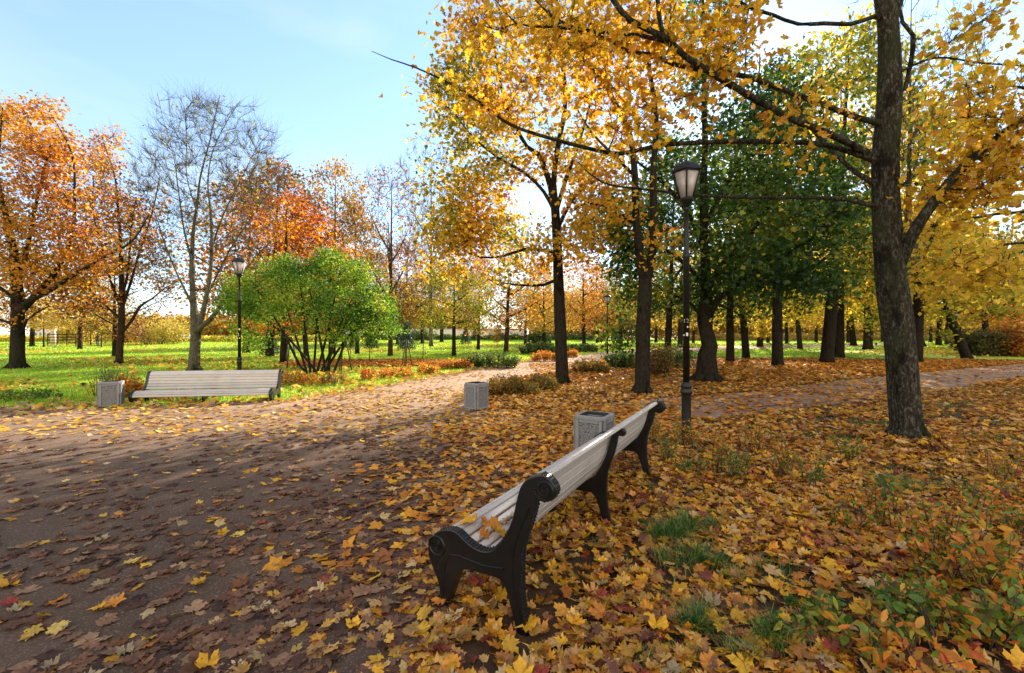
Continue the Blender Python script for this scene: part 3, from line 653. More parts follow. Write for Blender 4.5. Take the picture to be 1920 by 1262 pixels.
FRONT = [(-.06,.866),(-.01,.852),(.030,.818),(.055,.761),(.072,.696),(.095,.607),(.131,.529),(.176,.452),(.228,.402),(.293,.376),(.362,.384),(.422,.411),(.473,.441),(.525,.448),(.592,.431),(.645,.39),(.676,.345),(.680,.300)]
def smooth_closed(pts, k=3):
    p = np.array(pts); n = len(p); out = []
    for i in range(n):
        a, b, c, d = p[i-1], p[i], p[(i+1) % n], p[(i+2) % n]
        for t in np.arange(k)/k: out.append(.5*(2*b+(-a+c)*t+(2*a-5*b+4*c-d)*t*t+(-a+3*b-3*c+d)*t**3))
    return np.array(out)
def profile_mesh(name, prof, x0, x1, mat, parent, bev=.008):
    """prof (s,h) extruded from x0 to x1 along the bench, edges bevelled"""
    me = bpy.data.meshes.new(name); bm = bmesh.new()
    f = bm.faces.new([bm.verts.new((x0, s, h)) for s, h in prof]); r = bmesh.ops.extrude_face_region(bm, geom=[f])
    for v in r['geom']:
        if isinstance(v, bmesh.types.BMVert): v.co.x = x1
    bmesh.ops.recalc_face_normals(bm, faces=bm.faces[:])
    ed = [e for e in bm.edges if abs(e.verts[0].co.x-e.verts[1].co.x) < 1e-6]
    bmesh.ops.bevel(bm, geom=ed, offset=bev, segments=2, profile=.6, affect='EDGES', clamp_overlap=True)
    return bm, me
def add_ring(bm, x, s, h, r0, r1, turns=1.0, tube_r=.006, sgn=1, flat=False):
    pts = []; n = int(28*turns)+1
    for i in range(n):
        a = i/(n-1)*turns*2*math.pi; rr = r0+(r1-r0)*i/(n-1); pts.append((x, s+math.cos(a)*rr, h+math.sin(a)*rr*sgn))
    V, Fl = tube(pts, [tube_r]*n, 6); vs = [bm.verts.new(v) for v in V]
    for Fq in Fl:
        for q in Fq:
            try: bm.faces.new([vs[i] for i in q])
            except ValueError: pass
def inset_path(path, d):
    p = np.array(path); t = np.gradient(p, axis=0); t /= np.linalg.norm(t, axis=1)[:, None]
    n = np.stack([t[:, 1], -t[:, 0]], 1)           # right-hand side of the way down = into the casting
    return p+n*d
def make_bench(name, label, loc, rz, group):
    root = empty(name, loc, rz, label, 'bench', group); L = 3.09
    tilt = None
    prof = smooth_closed(OUT, 2)
    for k, (a, b, endp) in enumerate([(0, .062, True), (L/2-.02, L/2+.02, False), (L-.062, L, True)]):
        if endp: pr = prof
        else:
            o2 = np.array(OUT[:44]+OUT[44:]); p2 = np.array(OUT, float)
            # middle frame: same casting, but its front edge runs under the slats and its scroll is smaller
            fr = np.array(FRONT); ins = inset_path(FRONT, .034)
            if np.mean(ins[:, 1]) > np.mean(fr[:, 1]): ins = inset_path(FRONT, -.034)
            back = [(-.085,.842),(-.105,.815),(-.10,.785),(-.078,.772),(-.045,.775),(-.035,.74)]+OUT[9:35]+[(.600,.067),(.605,.131),(.63,.20),(.645,.26)]
            pr = np.array(back+[tuple(q) for q in ins[::-1]])
        bm, me = profile_mesh('frame', pr, a, b, M['cast_iron'], root)
        if endp:
            for x in ((a-.001, b+.001)):
                add_ring(bm, x, -.088, .802, .056, .012, 2.2, .0075, -1)
                add_ring(bm, x, .625, .345, .056, .056, 1.0, .0075)
                add_ring(bm, x, .625, .345, .038, .004, 2.5, .005)
                # raised line following the leg and the arm
                for ln, rr in (([(-.0,.70),(.045,.60),(.085,.50),(.105,.40),(.105,.30),(.098,.2),(.075,.1),(.055,.03)], .006),
                               ([(.16,.33),(.22,.32),(.30,.312),(.38,.318),(.46,.325),(.53,.315),(.56,.26),(.575,.19)], .006),
                               ([(.60,.22),(.585,.15),(.575,.09),(.59,.03)], .007)):
                    V, Fl = tube([(x, s, h) for s, h in ln], [rr]*len(ln), 6); vs = [bm.verts.new(v) for v in V]
                    for Fq in Fl:
                        for q in Fq: bm.faces.new([vs[i] for i in q])
            # beading down the back edge and over the top of the arm
            def beads(line, n, r):
                c = np.array(line); seg = np.linalg.norm(np.diff(c, axis=0), axis=1); cum = np.concatenate([[0], np.cumsum(seg)])
                for u in np.linspace(0, cum[-1], n):
                    s_, h_ = np.interp(u, cum, c[:, 0]), np.interp(u, cum, c[:, 1])
                    for xx in (a+.012, (a+b)/2, b-.012):
                        bmesh.ops.create_icosphere(bm, subdivisions=1, radius=r, matrix=Matrix.Translation((xx, s_, h_)))
            beads(OUT[9:18], 34, .0075); beads(OUT[43:52], 26, .0065); beads(OUT[0:7], 12, .007)
        bm.to_mesh(me); bm.free()
        o = link('frame', me, M['cast_iron'], root)
    # slats
    fp = np.array(FRONT); seg = np.linalg.norm(np.diff(fp, axis=0), axis=1); cum = np.concatenate([[0], np.cumsum(seg)])
    def slat(bm, u0, u1, x0, x1, th=.024, jit=0.):
        q0 = np.array([np.interp(u0, cum, fp[:, 0]), np.interp(u0, cum, fp[:, 1])]); q1 = np.array([np.interp(u1, cum, fp[:, 0]), np.interp(u1, cum, fp[:, 1])])
        t = (q1-q0); wd = np.linalg.norm(t); t /= wd; n = np.array([t[1], -t[0]])
        if n[1] > 0 and abs(n[1]) > .5: n = -n
        elif abs(n[1]) <= .5 and n[0] > 0: n = -n
        c = (q0+q1)/2; prof = []
        for (a_, b_) in [(-.5, .25), (-.42, 0), (-.2, -.14), (.2, -.14), (.42, 0), (.5, .25), (.5, .8), (.45, 1), (-.45, 1), (-.5, .8)]:
            prof.append(c+t*a_*wd+n*b_*th)
        xs = np.linspace(x0, x1, 2); rings = [[bm.verts.new((x, p[0], p[1])) for p in prof] for x in xs]; m = len(prof)
        for i in range(len(xs)-1):
            for j in range(m): bm.faces.new([rings[i][j], rings[i][(j+1) % m], rings[i+1][(j+1) % m], rings[i+1][j]])
        bm.faces.new(rings[0]); bm.faces.new(rings[-1][::-1])
    total = cum[-1]; backlen = .515
    def group_slats(pname, a, b, n, gap):
        bm = bmesh.new(); wd = (b-a)/n
        for i in range(n): slat(bm, a+i*wd+gap/2, a+(i+1)*wd-gap/2, .058, L-.058)
        bmesh.ops.recalc_face_normals(bm, faces=bm.faces[:]); me = bpy.data.meshes.new(pname); bm.to_mesh(me); bm.free(); link(pname, me, M['slat'], root)
    group_slats('backrest', .085, backlen, 6, .006)
    bm = bmesh.new(); slat(bm, .0, .082, .058, L-.058, .03); bmesh.ops.recalc_face_normals(bm, faces=bm.faces[:])
    me = bpy.data.meshes.new('top_rail'); bm.to_mesh(me); bm.free(); link('top_rail', me, M['slat'], root)
    group_slats('seat', backlen+.02, total, 9, .012)
    return root
bench1 = make_bench('park_bench', 'white slatted park bench with black scrolled iron ends seen from behind, close to the camera', (.093, 2.30, 0), math.atan2(.8708, .4916), 'white slatted benches')
bench2 = copy_tree(bench1); bench2.location = (-5.98, 11.28, -.13); bench2.rotation_euler = (0, 0, math.atan2(-.50, -3.05))
bench2['label'] = 'white slatted park bench facing the camera across the path on the left'
b3 = G(1880, 661)
bench3 = copy_tree(bench1); bench3.location = b3; bench3.rotation_euler = (0, 0, R(-150)); bench3['label'] = 'small distant white bench between two shrubs at the right edge'

# ------------------------------------------------------------------ litter bins
def make_bin(loc, rz, label):
    root = empty('litter_bin', loc, rz, label, 'bin', 'grey concrete litter bins'); Wd, Hh, ch = .203, .59, .045
    def octo(w_, c_): return [(w_, -w_+c_), (w_, w_-c_), (w_-c_, w_), (-w_+c_, w_), (-w_, w_-c_), (-w_, -w_+c_), (-w_+c_, -w_), (w_-c_, -w_)]
    def prism(name, rings, mat, parent, bev=0, closed=(True, True)):
        bm = bmesh.new(); rr = [[bm.verts.new((x, y, z)) for x, y in o] for o, z in rings]
        for i in range(len(rr)-1):
            for j in range(8): bm.faces.new([rr[i][j], rr[i][(j+1) % 8], rr[i+1][(j+1) % 8], rr[i+1][j]])
        if closed[0]: bm.faces.new(rr[0][::-1])
        if closed[1]: bm.faces.new(rr[-1])
        bmesh.ops.recalc_face_normals(bm, faces=bm.faces[:])
        if bev: bmesh.ops.bevel(bm, geom=bm.edges[:], offset=bev, segments=2, affect='EDGES', clamp_overlap=True)
        me = bpy.data.meshes.new(name); bm.to_mesh(me); bm.free(); return link(name, me, mat, parent)
    # shell: corner posts, bottom rail and top rim are one casting round recessed pebble panels
    prism('plinth', [(octo(Wd-.03, .05), -.02), (octo(Wd-.03, .05), .035)], M['liner'], root)
    prism('shell', [(octo(Wd-.022, ch), .03), (octo(Wd-.022, ch), Hh-.04)], M['concrete'], root)
    for s_ in range(4):
        a = s_*math.pi/2; bm = bmesh.new()
        def box(u0, u1, v0, v1, d0, d1, bv):
            q = bmesh.ops.create_cube(bm, size=1); vs = q['verts']
            for v in vs:
                lx = d0+(d1-d0)*(v.co.x+.5); ly = u0+(u1-u0)*(v.co.y+.5); lz = v0+(v1-v0)*(v.co.z+.5)
                v.co = (lx*math.cos(a)-ly*math.sin(a), lx*math.sin(a)+ly*math.cos(a), lz)
            bmesh.ops.bevel(bm, geom=list({e for v in vs for e in v.link_edges}), offset=bv, segments=2, affect='EDGES')
        e = Wd-ch
        box(-e-.012, -e+.028, .032, Hh-.045, Wd-.03, Wd, .006); box(e-.028, e+.012, .032, Hh-.045, Wd-.03, Wd, .006)
        box(-e+.029, e-.029, .032, .075, Wd-.03, Wd, .006); box(-e+.029, e-.029, Hh-.085, Hh-.045, Wd-.03, Wd, .006)
        me = bpy.data.meshes.new('panel_frame'); bm.to_mesh(me); bm.free(); fr = link('panel_frame', me, M['concrete'], root)
        bm = bmesh.new(); box(-e+.03, e-.03, .076, Hh-.086, Wd-.03, Wd-.012, .003)
        me = bpy.data.meshes.new('pebble_panel'); bm.to_mesh(me); bm.free(); link('pebble_panel', me, M['pebble'], fr)
    # top rim with its square opening and the dark liner inside
    bm = bmesh.new(); o1 = octo(Wd+.003, ch); inn = octo(Wd-.05, .03)
    ring = [[bm.verts.new((x, y, z)) for x, y in o] for o, z in ((o1, Hh-.043), (o1, Hh-.006), (octo(Wd-.006, ch), Hh), (octo(Wd-.042, .03), Hh), (inn, Hh-.008), (inn, Hh-.12))]
    for i in range(5):
        for j in range(8): bm.faces.new([ring[i][j], ring[i][(j+1) % 8], ring[i+1][(j+1) % 8], ring[i+1][j]])
    me = bpy.data.meshes.new('rim'); bm.to_mesh(me); bm.free(); link('rim', me, M['concrete'], root)
    bm = bmesh.new(); l1 = octo(Wd-.053, .03)
    ring = [[bm.verts.new((x, y, z)) for x, y in o] for o, z in ((l1, Hh+.004), (octo(Wd-.060, .03), Hh+.004), (octo(Wd-.065, .03), .08))]
    for i in range(2):
        for j in range(8): bm.faces.new([ring[i][j], ring[i][(j+1) % 8], ring[i+1][(j+1) % 8], ring[i+1][j]])
    bm.faces.new(ring[2]); me = bpy.data.meshes.new('liner'); bm.to_mesh(me); bm.free(); link('liner', me, M['liner'], root)
    return root
make_bin((1.045, 5.50, .03), R(-32), 'grey concrete litter bin with pebbled panels right behind the near bench')
make_bin((-.78, 9.55, 0), R(-40), 'grey concrete litter bin alone where the paths fork, in the middle of the picture')
make_bin((-9.22, 10.0, -.02), R(32), 'grey concrete litter bin standing left of the bench that faces the camera')

# ------------------------------------------------------------------ street lamps
def lathe(name, prof, sides, mat, parent, smooth=True, rot=0.):
    n = len(prof); a = np.arange(sides)*2*np.pi/sides+rot
    V = np.concatenate([np.stack([r*np.cos(a), r*np.sin(a), np.full(sides, z)], 1) for r, z in prof]+[[[0, 0, prof[0][1]], [0, 0, prof[-1][1]]]])
    i = np.arange(n-1)[:, None]*sides; j = np.arange(sides)[None]; j2 = (j+1) % sides
    Q = np.stack([i+j, i+j2, i+j2+sides, i+j+sides], -1).reshape(-1, 4); j = np.arange(sides); k = n*sides
    T1 = np.stack([np.full(sides, k), (j+1) % sides, j], 1); T2 = np.stack([np.full(sides, k+1), (n-1)*sides+j, (n-1)*sides+(j+1) % sides], 1)
    return npmesh(name, V, [Q, T1, T2], mat, parent, smooth)
def make_lamp(loc, rz, label):
    root = empty('street_lamp', loc, rz, label, 'street lamp', 'black lantern lamps along the paths')
    lathe('base', [(.10, -.05), (.10, .01), (.078, .03), (.066, .05), (.066, .74), (.072, .76), (.086, .775), (.088, .80), (.074, .82), (.066, .845), (.077, .86), (.077, .885), (.062, .91), (.050, .94)], 24, M['lamp_iron'], root)
    lathe('pole', [(.048, .93), (.044, 2.74), (.054, 2.755), (.056, 2.79), (.046, 2.81), (.035, 2.83), (.032, 3.44), (.042, 3.45), (.042, 3.475), (.034, 3.49)], 20, M['lamp_iron'], root)
    lathe('cup', [(.034, 3.485), (.044, 3.51), (.080, 3.56), (.105, 3.59), (.108, 3.61)], 18, M['lamp_iron'], root)
    r0, r1, z0, z1 = .100, .205, 3.612, 3.985
    lan = npmesh('lantern', *(lambda V, Fl: (V, Fl))(*join([tube([(r0*math.cos(a), r0*math.sin(a), z0), (r1*math.cos(a), r1*math.sin(a), z1)], [.0105, .0115], 6) for a in [i*math.pi/3 for i in range(6)]] +
        [tube([(r*math.cos(i*math.pi/3), r*math.sin(i*math.pi/3), z) for i in range(7)], [t_]*7, 6) for r, z, t_ in ((r0, z0, .012), (r1, z1, .014))])), M['lamp_iron'], root)
    for i in range(6):
        a, b = i*math.pi/3, (i+1)*math.pi/3; q = .965
        V = np.array([(r0*q*math.cos(a), r0*q*math.sin(a), z0+.004), (r0*q*math.cos(b), r0*q*math.sin(b), z0+.004), (r1*q*math.cos(b), r1*q*math.sin(b), z1-.004), (r1*q*math.cos(a), r1*q*math.sin(a), z1-.004)])
        V = np.vstack([V, V*np.array([.965, .965, 1])]); npmesh('pane', V, [np.array([[0, 1, 2, 3], [7, 6, 5, 4], [0, 4, 5, 1], [2, 6, 7, 3], [1, 5, 6, 2], [3, 7, 4, 0]])], M['pane'], lan)
    rf = lathe('roof', [(.20, 3.985), (.232, 3.99), (.232, 4.01), (.215, 4.02), (.185, 4.07), (.140, 4.115), (.09, 4.13), (.02, 4.135)], 6, M['lamp_iron'], root, False)
    lathe('finial', [(.02, 4.13), (.03, 4.14), (.018, 4.16), (.012, 4.175), (.004, 4.225)], 10, M['lamp_iron'], rf)
    return root
def stuck(name, root, th, z, wd, h, mat, jag=0.1, r=.0485):
    """a small torn paper patch wrapped round the pole"""
    k = 7; V = []
    for j, zz in enumerate(np.linspace(-h/2, h/2, 5)):
        for i in range(k):
            u = (i/(k-1)-.5)*(1-.5*jag*math.sin(j*2.1+z*9)-(.45 if j in (0,) else 0)); a = th+u*wd/r
            V.append((r*math.cos(a), r*math.sin(a), z+zz+jag*h*.3*math.sin(i*2.7+z*31)))
    i = (np.arange(4)[:, None]*k+np.arange(k-1)[None]).ravel()
    return npmesh(name, V, [np.stack([i, i+1, i+1+k, i+k], 1)], mat, root)
lampA = make_lamp((2.55, 6.36, 0), R(-50), 'tall black lantern lamp on the right beside the far end of the near bench')
lampB = copy_tree(lampA); lampB.location = (-8.78, 14.0, 0); lampB.rotation_euler = (0, 0, R(38)); lampB['label'] = 'black lantern lamp behind the bench that faces the camera on the left'
lampC = copy_tree(lampA); lampC.location = (5.75, 26.2, -.03); lampC['label'] = 'small distant black lantern lamp beside the path between the two middle maples'
lampD = copy_tree(lampA); lampD.location = G(1793, 657); lampD['label'] = 'small distant lamp post behind the leaning trunk on the right'
lampE = copy_tree(lampA); q = G(1901, 652); lampE.location = q; lampE['label'] = 'distant lamp with its lantern above the orange shrub at the right edge'
th = math.atan2(-6.36, -2.55)-R(-50)
for nm, dz, dt, wd, h, mt in (('sticker', 1.63, .25, .03, .05, 'sticker'), ('sticker', 1.62, -.75, .022, .022, 'sticker'), ('sticker', 1.74, .4, .022, .028, 'sticker_pink')):
    stuck(nm, lampA, th+dt, dz, wd, h, M[mt])
for nm, dz, dt, wd, h, mt in (('sticker', 1.83, .0, .05, .06, 'sticker'), ('sticker', 1.55, .1, .04, .035, 'sticker'), ('sticker', 1.66, -.5, .015, .09, 'sticker')):
    stuck(nm, lampB, math.atan2(-14, 8.78)-R(38)+dt, dz, wd, h, M[mt], .4)
tcu = bpy.data.curves.new('number', 'FONT'); tcu.body = '12'; tcu.size = .085; tcu.align_x = 'CENTER'; tcu.extrude = .0006
tob = bpy.data.objects.new('tmp', tcu); col.objects.link(tob); bpy.context.view_layer.update()
tme = bpy.data.meshes.new_from_object(tob.evaluated_get(bpy.context.evaluated_depsgraph_get())); bpy.data.objects.remove(tob)
for v in tme.vertices:       # wrap the digits round the pole
    a = th+v.co.x/.0465-.05; r_ = .0478+abs(v.co.z); v.co = (r_*math.cos(a), r_*math.sin(a), v.co.y+1.80)
tme.name = 'number'; link('number', tme, M['number_paint'], lampA)
# ------------------------------------------------------------------ trees near the camera
# the large maple on the right
bB = (5.93, 6.52, 0)
A_l = [
    limb_px([(1703, 850, .33), (1701, 805, .275), (1695, 740, .255), (1688, 660, .250), (1679, 590, .262), (1670, 520, .245), (1665, 450, .232), (1661, 370, .222), (1661, 290, .215), (1667, 200, .205), (1667, 100, .18), (1663, 30, .165), (1650, -60, .15), (1640, -200, .12), (1650, -380, .09), (1640, -560, .06)], 6.52),
    limb_px([(1670, 40, .12, 6.5), (1690, -30, .11, 6.6), (1715, -130, .10, 6.8), (1760, -300, .08, 7.0), (1800, -480, .05, 7.1)], 6.52),
    # right limb
    limb_px([(1688, 500, .10, 6.5), (1708, 445, .105, 6.3), (1746, 385, .095, 6.1), (1795, 325, .088, 6.0), (1845, 278, .08, 5.9), (1922, 222, .07, 5.8), (2030, 140, .05, 5.7), (2120, 60, .03, 5.6)], 6.4),
    # branch A
    limb_px([(1655, 232, .08), (1636, 228, .06), (1596, 217, .05), (1544, 196, .048), (1474, 171, .045, 6.4), (1422, 150, .042, 6.3), (1370, 138, .04, 6.2), (1324, 132, .037, 6.1), (1268, 122, .032, 6.0), (1216, 101, .028, 6), (1181, 98, .026, 6), (1129, 70, .022, 6), (1041, 35, .015, 6), (996, -10, .01, 6)], 6.5),
    # branch B
    limb_px([(1655, 300, 0.086), (1631, 290, 0.066), (1579, 262, 0.058, 6.3), (1523, 238, 0.055, 6.1), (1481, 222, 0.051, 5.9), (1418, 187, 0.048, 5.8), (1352, 148, 0.045, 5.6), (1338, 139, 0.043, 5.55), (1285, 106, 0.041, 5.4), (1250, 72, 0.037, 5.3), (1181, 38, 0.035, 5.3), (1146, -5, 0.031, 5.3), (1060, -110, 0.023, 5.3), (960, -200, 0.016, 5.3)], 6.5),
    limb_px([(1244, 72, .03, 5.3), (1236, 30, .03, 5.3), (1232, -20, .026, 5.3), (1215, -140, .018, 5.2)], 5.3),
    limb_px([(1262, 88, .03, 5.35), (1243, 76, .03, 5.4), (1200, 66, .026, 5.5), (1157, 63, .024, 5.6), (1094, 56, .02, 5.7), (1030, 50, .016, 5.8), (968, 44, .012, 5.9), (926, -5, .008, 6)], 5.4),
    # branch C, the long one reaching far to the left
    limb_px([(1655, 310, .08), (1635, 299, .062), (1579, 280, .05, 6.5), (1527, 269, .045, 6.5), (1405, 265, .040, 6.5), (1300, 268, .037, 6.5), (1233, 273, .036, 6.5), (1163, 288, .033, 6.6), (1094, 276, .030, 6.7), (1007, 252, .027, 6.8), (954, 232, .025, 6.9), (902, 195, .022, 7), (850, 160, .018, 7.1), (780, 127, .013, 7.2), (735, 112, .009, 7.2), (697, 96, .005, 7.2)], 6.5),
    limb_px([(1655, 350, .07), (1635, 342, .055), (1603, 322, .045, 6.7), (1572, 294, .04, 6.9), (1537, 258, .034, 7.1), (1500, 220, .026, 7.4)], 6.5),
    # branch E, low and level
    limb_px([(1655, 392, .07), (1631, 384, .05), (1603, 377, .04, 6.6), (1544, 371, .034, 6.7), (1457, 371, .030, 6.9), (1335, 368, .025, 7.1), (1216, 356, .020, 7.3), (1129, 342, .015, 7.4), (1083, 303, .009, 7.4)], 6.5),
    # branch F, near the top
    limb_px([(1655, 36, .06), (1640, 31, .045), (1596, 45, .038, 6.4), (1544, 44, .035, 6.3), (1495, 45, .03, 6.2), (1450, 28, .027, 6.1), (1405, 14, .024, 6), (1370, -6, .02, 6), (1300, -80, .014, 6)], 6.5),
    limb_px([(1688, 172, .055), (1697, 165, .045), (1706, 122, .042), (1713, 68, .04), (1692, 42, .034), (1688, 20, .03)], 6.55),
    limb_px([(1685, 140, .03), (1694, 132, .024), (1757, 108, .022, 6.7), (1840, 118, .02, 6.8), (1925, 124, .016, 6.8), (2000, 130, .01, 6.8)], 6.5),
]
blA = [  # px, py, depth, rx, ry, rd, n
    (1230, 90, 5.7, 190, 110, .7, 46), (1060, 40, 6.0, 150, 80, .7, 34), (900, 60, 6.3, 70, 60, .5, 10), (1360, 60, 5.9, 70, 90, .5, 20),
    (1190, 210, 6.2, 150, 80, .7, 30), (960, 180, 6.9, 110, 80, .6, 16), (860, 160, 7.1, 70, 50, .4, 9), (1480, 215, 6.0, 70, 45, .5, 7), (1520, 190, 6.2, 30, 20, .3, 3), (1500, 280, 6.3, 40, 20, .3, 3),
    (1840, 190, 6.2, 80, 60, .8, 14), (1860, 300, 6.1, 90, 100, .8, 42), (1790, 360, 6.5, 90, 60, .7, 22), (1830, 60, 6.4, 80, 60, .8, 8), (1960, 260, 5.8, 90, 160, .9, 25),
    (1250, -130, 5.6, 300, 130, 1.2, 60), (1640, -420, 6.6, 380, 220, 2., 90), (1950, -250, 6, 200, 200, 1.6, 40),
]
build_tree('maple_tree', 'large maple with a thick lichen-spotted trunk in the right foreground and long level branches', 'tree', bB, A_l, blA, (13, .25, .10, 'hi', .5), M['bark_hero'], M['maple_gold'],
           'maples around the paths', .22, .1, .10, 2.6, .0042, True, .035, (7, .42, .0036, .8, .1), roots=7)

# the yellow maple in the middle
Y2 = 14.65; b2 = G(1053, 721)
L2 = [limb_px([(1054, 735, .27), (1054, 715, .235), (1052, 650, .205), (1050, 590, .20), (1047, 520, .175), (1044, 450, .155), (1041, 392, .145), (1038, 345, .10), (1045, 280, .09), (1060, 190, .075), (1050, 80, .06), (1040, -60, .04), (1040, -160, .02)], b2.y),
      limb_px([(1040, 395, .11), (1032, 350, .10), (1022, 318, .09), (1010, 290, .08), (988, 275, .065), (950, 200, .05), (930, 110, .035), (920, 20, .02)], b2.y),
      limb_px([(1042, 400, .08), (1020, 360, .06), (985, 325, .05), (940, 300, .04), (890, 260, .03), (850, 210, .02)], b2.y-.5),
      limb_px([(1046, 478, .08), (1025, 470, .055), (985, 467, .05), (945, 480, .04), (900, 482, .03), (850, 460, .02)], b2.y-.6),
      limb_px([(1046, 524, .06), (1020, 534, .05), (985, 535, .04), (940, 530, .025), (915, 515, .015)], b2.y+.3),
      limb_px([(1045, 430, .08), (1070, 380, .06), (1110, 330, .045), (1150, 260, .03), (1160, 180, .02)], b2.y+.3),
      limb_px([(1042, 400, .08), (1060, 340, .07), (1085, 270, .05), (1110, 180, .04), (1130, 80, .03)], b2.y-.3)]
b2l = [(900, 200, 14.2, 105, 130, 2.0, 90), (860, 150, 14, 70, 60, 1.2, 26), (1000, 120, 14.5, 130, 130, 2., 80), (880, 340, 14, 90, 70, 1.8, 60), (850, 430, 13.8, 70, 60, 1.6, 52), (920, 430, 13.8, 80, 50, 1.6, 44), (1010, 300, 14.6, 90, 60, 1.6, 28),
       (1110, 300, 15, 80, 120, 1.8, 50), (1110, 430, 15, 70, 60, 1.6, 34), (1010, 470, 14.6, 100, 40, 1.8, 26), (840, 500, 13.8, 45, 25, 1., 10), (950, 510, 14.2, 50, 25, 1., 8), (1000, -60, 14.5, 160, 120, 2.5, 60), (880, 60, 14, 60, 60, 1.5, 22)]
build_tree('maple_tree', 'yellow maple with a slim straight trunk beside the path in the middle', 'tree', b2, L2, b2l, (32, .33, .13, 'lo', .3), M['bark'], M['maple_mid'],
           'maples around the paths', .35, .15, .14, 3.2, .0055, False, .05, (5, .5, .005), roots=5)

# the forked maple right of it
b3_ = G(1204, 739)
L3 = [limb_px([(1204, 755, .27), (1204, 730, .225), (1205, 660, .205), (1207, 590, .20), (1210, 530, .185), (1198, 470, .12), (1192, 400, .105), (1190, 330, .095), (1180, 250, .08), (1140, 170, .06), (1100, 118, .05), (1060, 70, .04), (1020, -30, .02)], b3_.y),
      limb_px([(1211, 535, .14), (1222, 480, .115), (1226, 400, .105), (1225, 320, .095), (1230, 220, .075), (1215, 100, .055), (1220, -30, .03)], b3_.y+.1),
      limb_px([(1190, 420, .05), (1150, 395, .04), (1100, 380, .03), (1070, 400, .015)], b3_.y),
      limb_px([(1190, 330, .05), (1150, 290, .04), (1110, 250, .03), (1080, 200, .02)], b3_.y-.3)]
b3l = [(1130, 380, 12, 70, 50, 1.4, 30), (1120, 290, 12, 70, 70, 1.4, 20), (1180, 130, 12.2, 120, 100, 1.8, 50), (1250, 60, 12.4, 110, 80, 1.8, 36), (1080, 60, 12, 120, 80, 1.6, 36), (1180, -80, 12.2, 200, 100, 2.2, 60), (1110, 460, 12.2, 45, 40, 1., 12), (1225, 440, 11.8, 30, 60, .6, 6)]
build_tree('maple_tree', 'forked maple with thin yellow foliage left of the tall lamp', 'tree', b3_, L3, b3l, (22, .33, .13, 'lo', .3), M['bark'], M['maple_yellow'],
           'maples around the paths', .35, .15, .14, 3.5, .0055, False, .05, (2, .4, .005), roots=5)

# the gnarled dark green maple
b4 = G(1325, 717)
L4 = [limb_px([(1326, 735, .52), (1326, 715, .42), (1324, 690, .37), (1325, 665, .33), (1330, 648, .30), (1326, 630, .26), (1318, 600, .22), (1322, 580, .245), (1325, 560, .22), (1323, 500, .175), (1320, 440, .15), (1318, 370, .13), (1322, 280, .11), (1320, 180, .09), (1322, 90, .07), (1318, 0, .05), (1320, -70, .03)], b4.y),
      limb_px([(1330, 590, .15), (1345, 562, .12), (1380, 535, .10), (1430, 500, .085), (1490, 468, .07), (1560, 425, .05), (1620, 400, .03)], b4.y-.2),
      limb_px([(1325, 548, .12), (1350, 500, .10), (1400, 450, .085), (1440, 390, .07), (1490, 330, .05), (1520, 260, .03)], b4.y-.3),
      limb_px([(1322, 540, .09), (1290, 500, .07), (1250, 470, .055), (1200, 450, .04), (1150, 430, .025)], b4.y-.3),
      limb_px([(1320, 470, .10), (1290, 400, .08), (1240, 340, .06), (1190, 300, .04)], b4.y+.3),
      limb_px([(1322, 420, .09), (1360, 350, .07), (1400, 270, .05), (1420, 180, .035), (1425, 100, .02)], b4.y+.3),
      limb_px([(1318, 600, .06), (1298, 572, .05), (1270, 556, .035), (1230, 560, .02)], b4.y)]
b4l = [(1440, 280, 15.3, 110, 90, 2.2, 70), (1560, 300, 15.6, 80, 90, 2, 46), (1240, 300, 15.4, 60, 80, 1.8, 34), (1330, 130, 15.3, 75, 90, 2, 60), (1330, 0, 15.3, 70, 80, 1.6, 40), (1340, 290, 15, 110, 90, 2.4, 60), (1240, 400, 15, 110, 80, 2.4, 70), (1190, 480, 15, 80, 60, 1.8, 60), (1160, 430, 15, 60, 60, 1.6, 36), (1390, 420, 14.6, 120, 90, 2.4, 90), (1500, 430, 14.2, 110, 80, 2.4, 90), (1590, 400, 14.2, 60, 70, 1.6, 40),
       (1470, 330, 14.6, 100, 60, 2, 50), (1420, 510, 14.4, 110, 45, 1.8, 60), (1530, 520, 14.2, 90, 35, 1.6, 40), (1440, 180, 15.5, 60, 90, 1.8, 44), (1290, 540, 15, 60, 35, 1.4, 22), (1130, 380, 15, 35, 50, 1., 14), (1200, 560, 15, 50, 30, 1.2, 18), (1160, 630, 14.8, 34, 26, .8, 14)]
build_tree('maple_tree', 'dark green maple with a short gnarled bulging trunk behind the tall lamp', 'tree', b4, L4, b4l, (22, .31, .14, 'lo', .25), M['bark'], M['maple_green'],
           'maples around the paths', .4, .15, .14, 2.4, .006, False, .12, (2, .4, .006), roots=7)

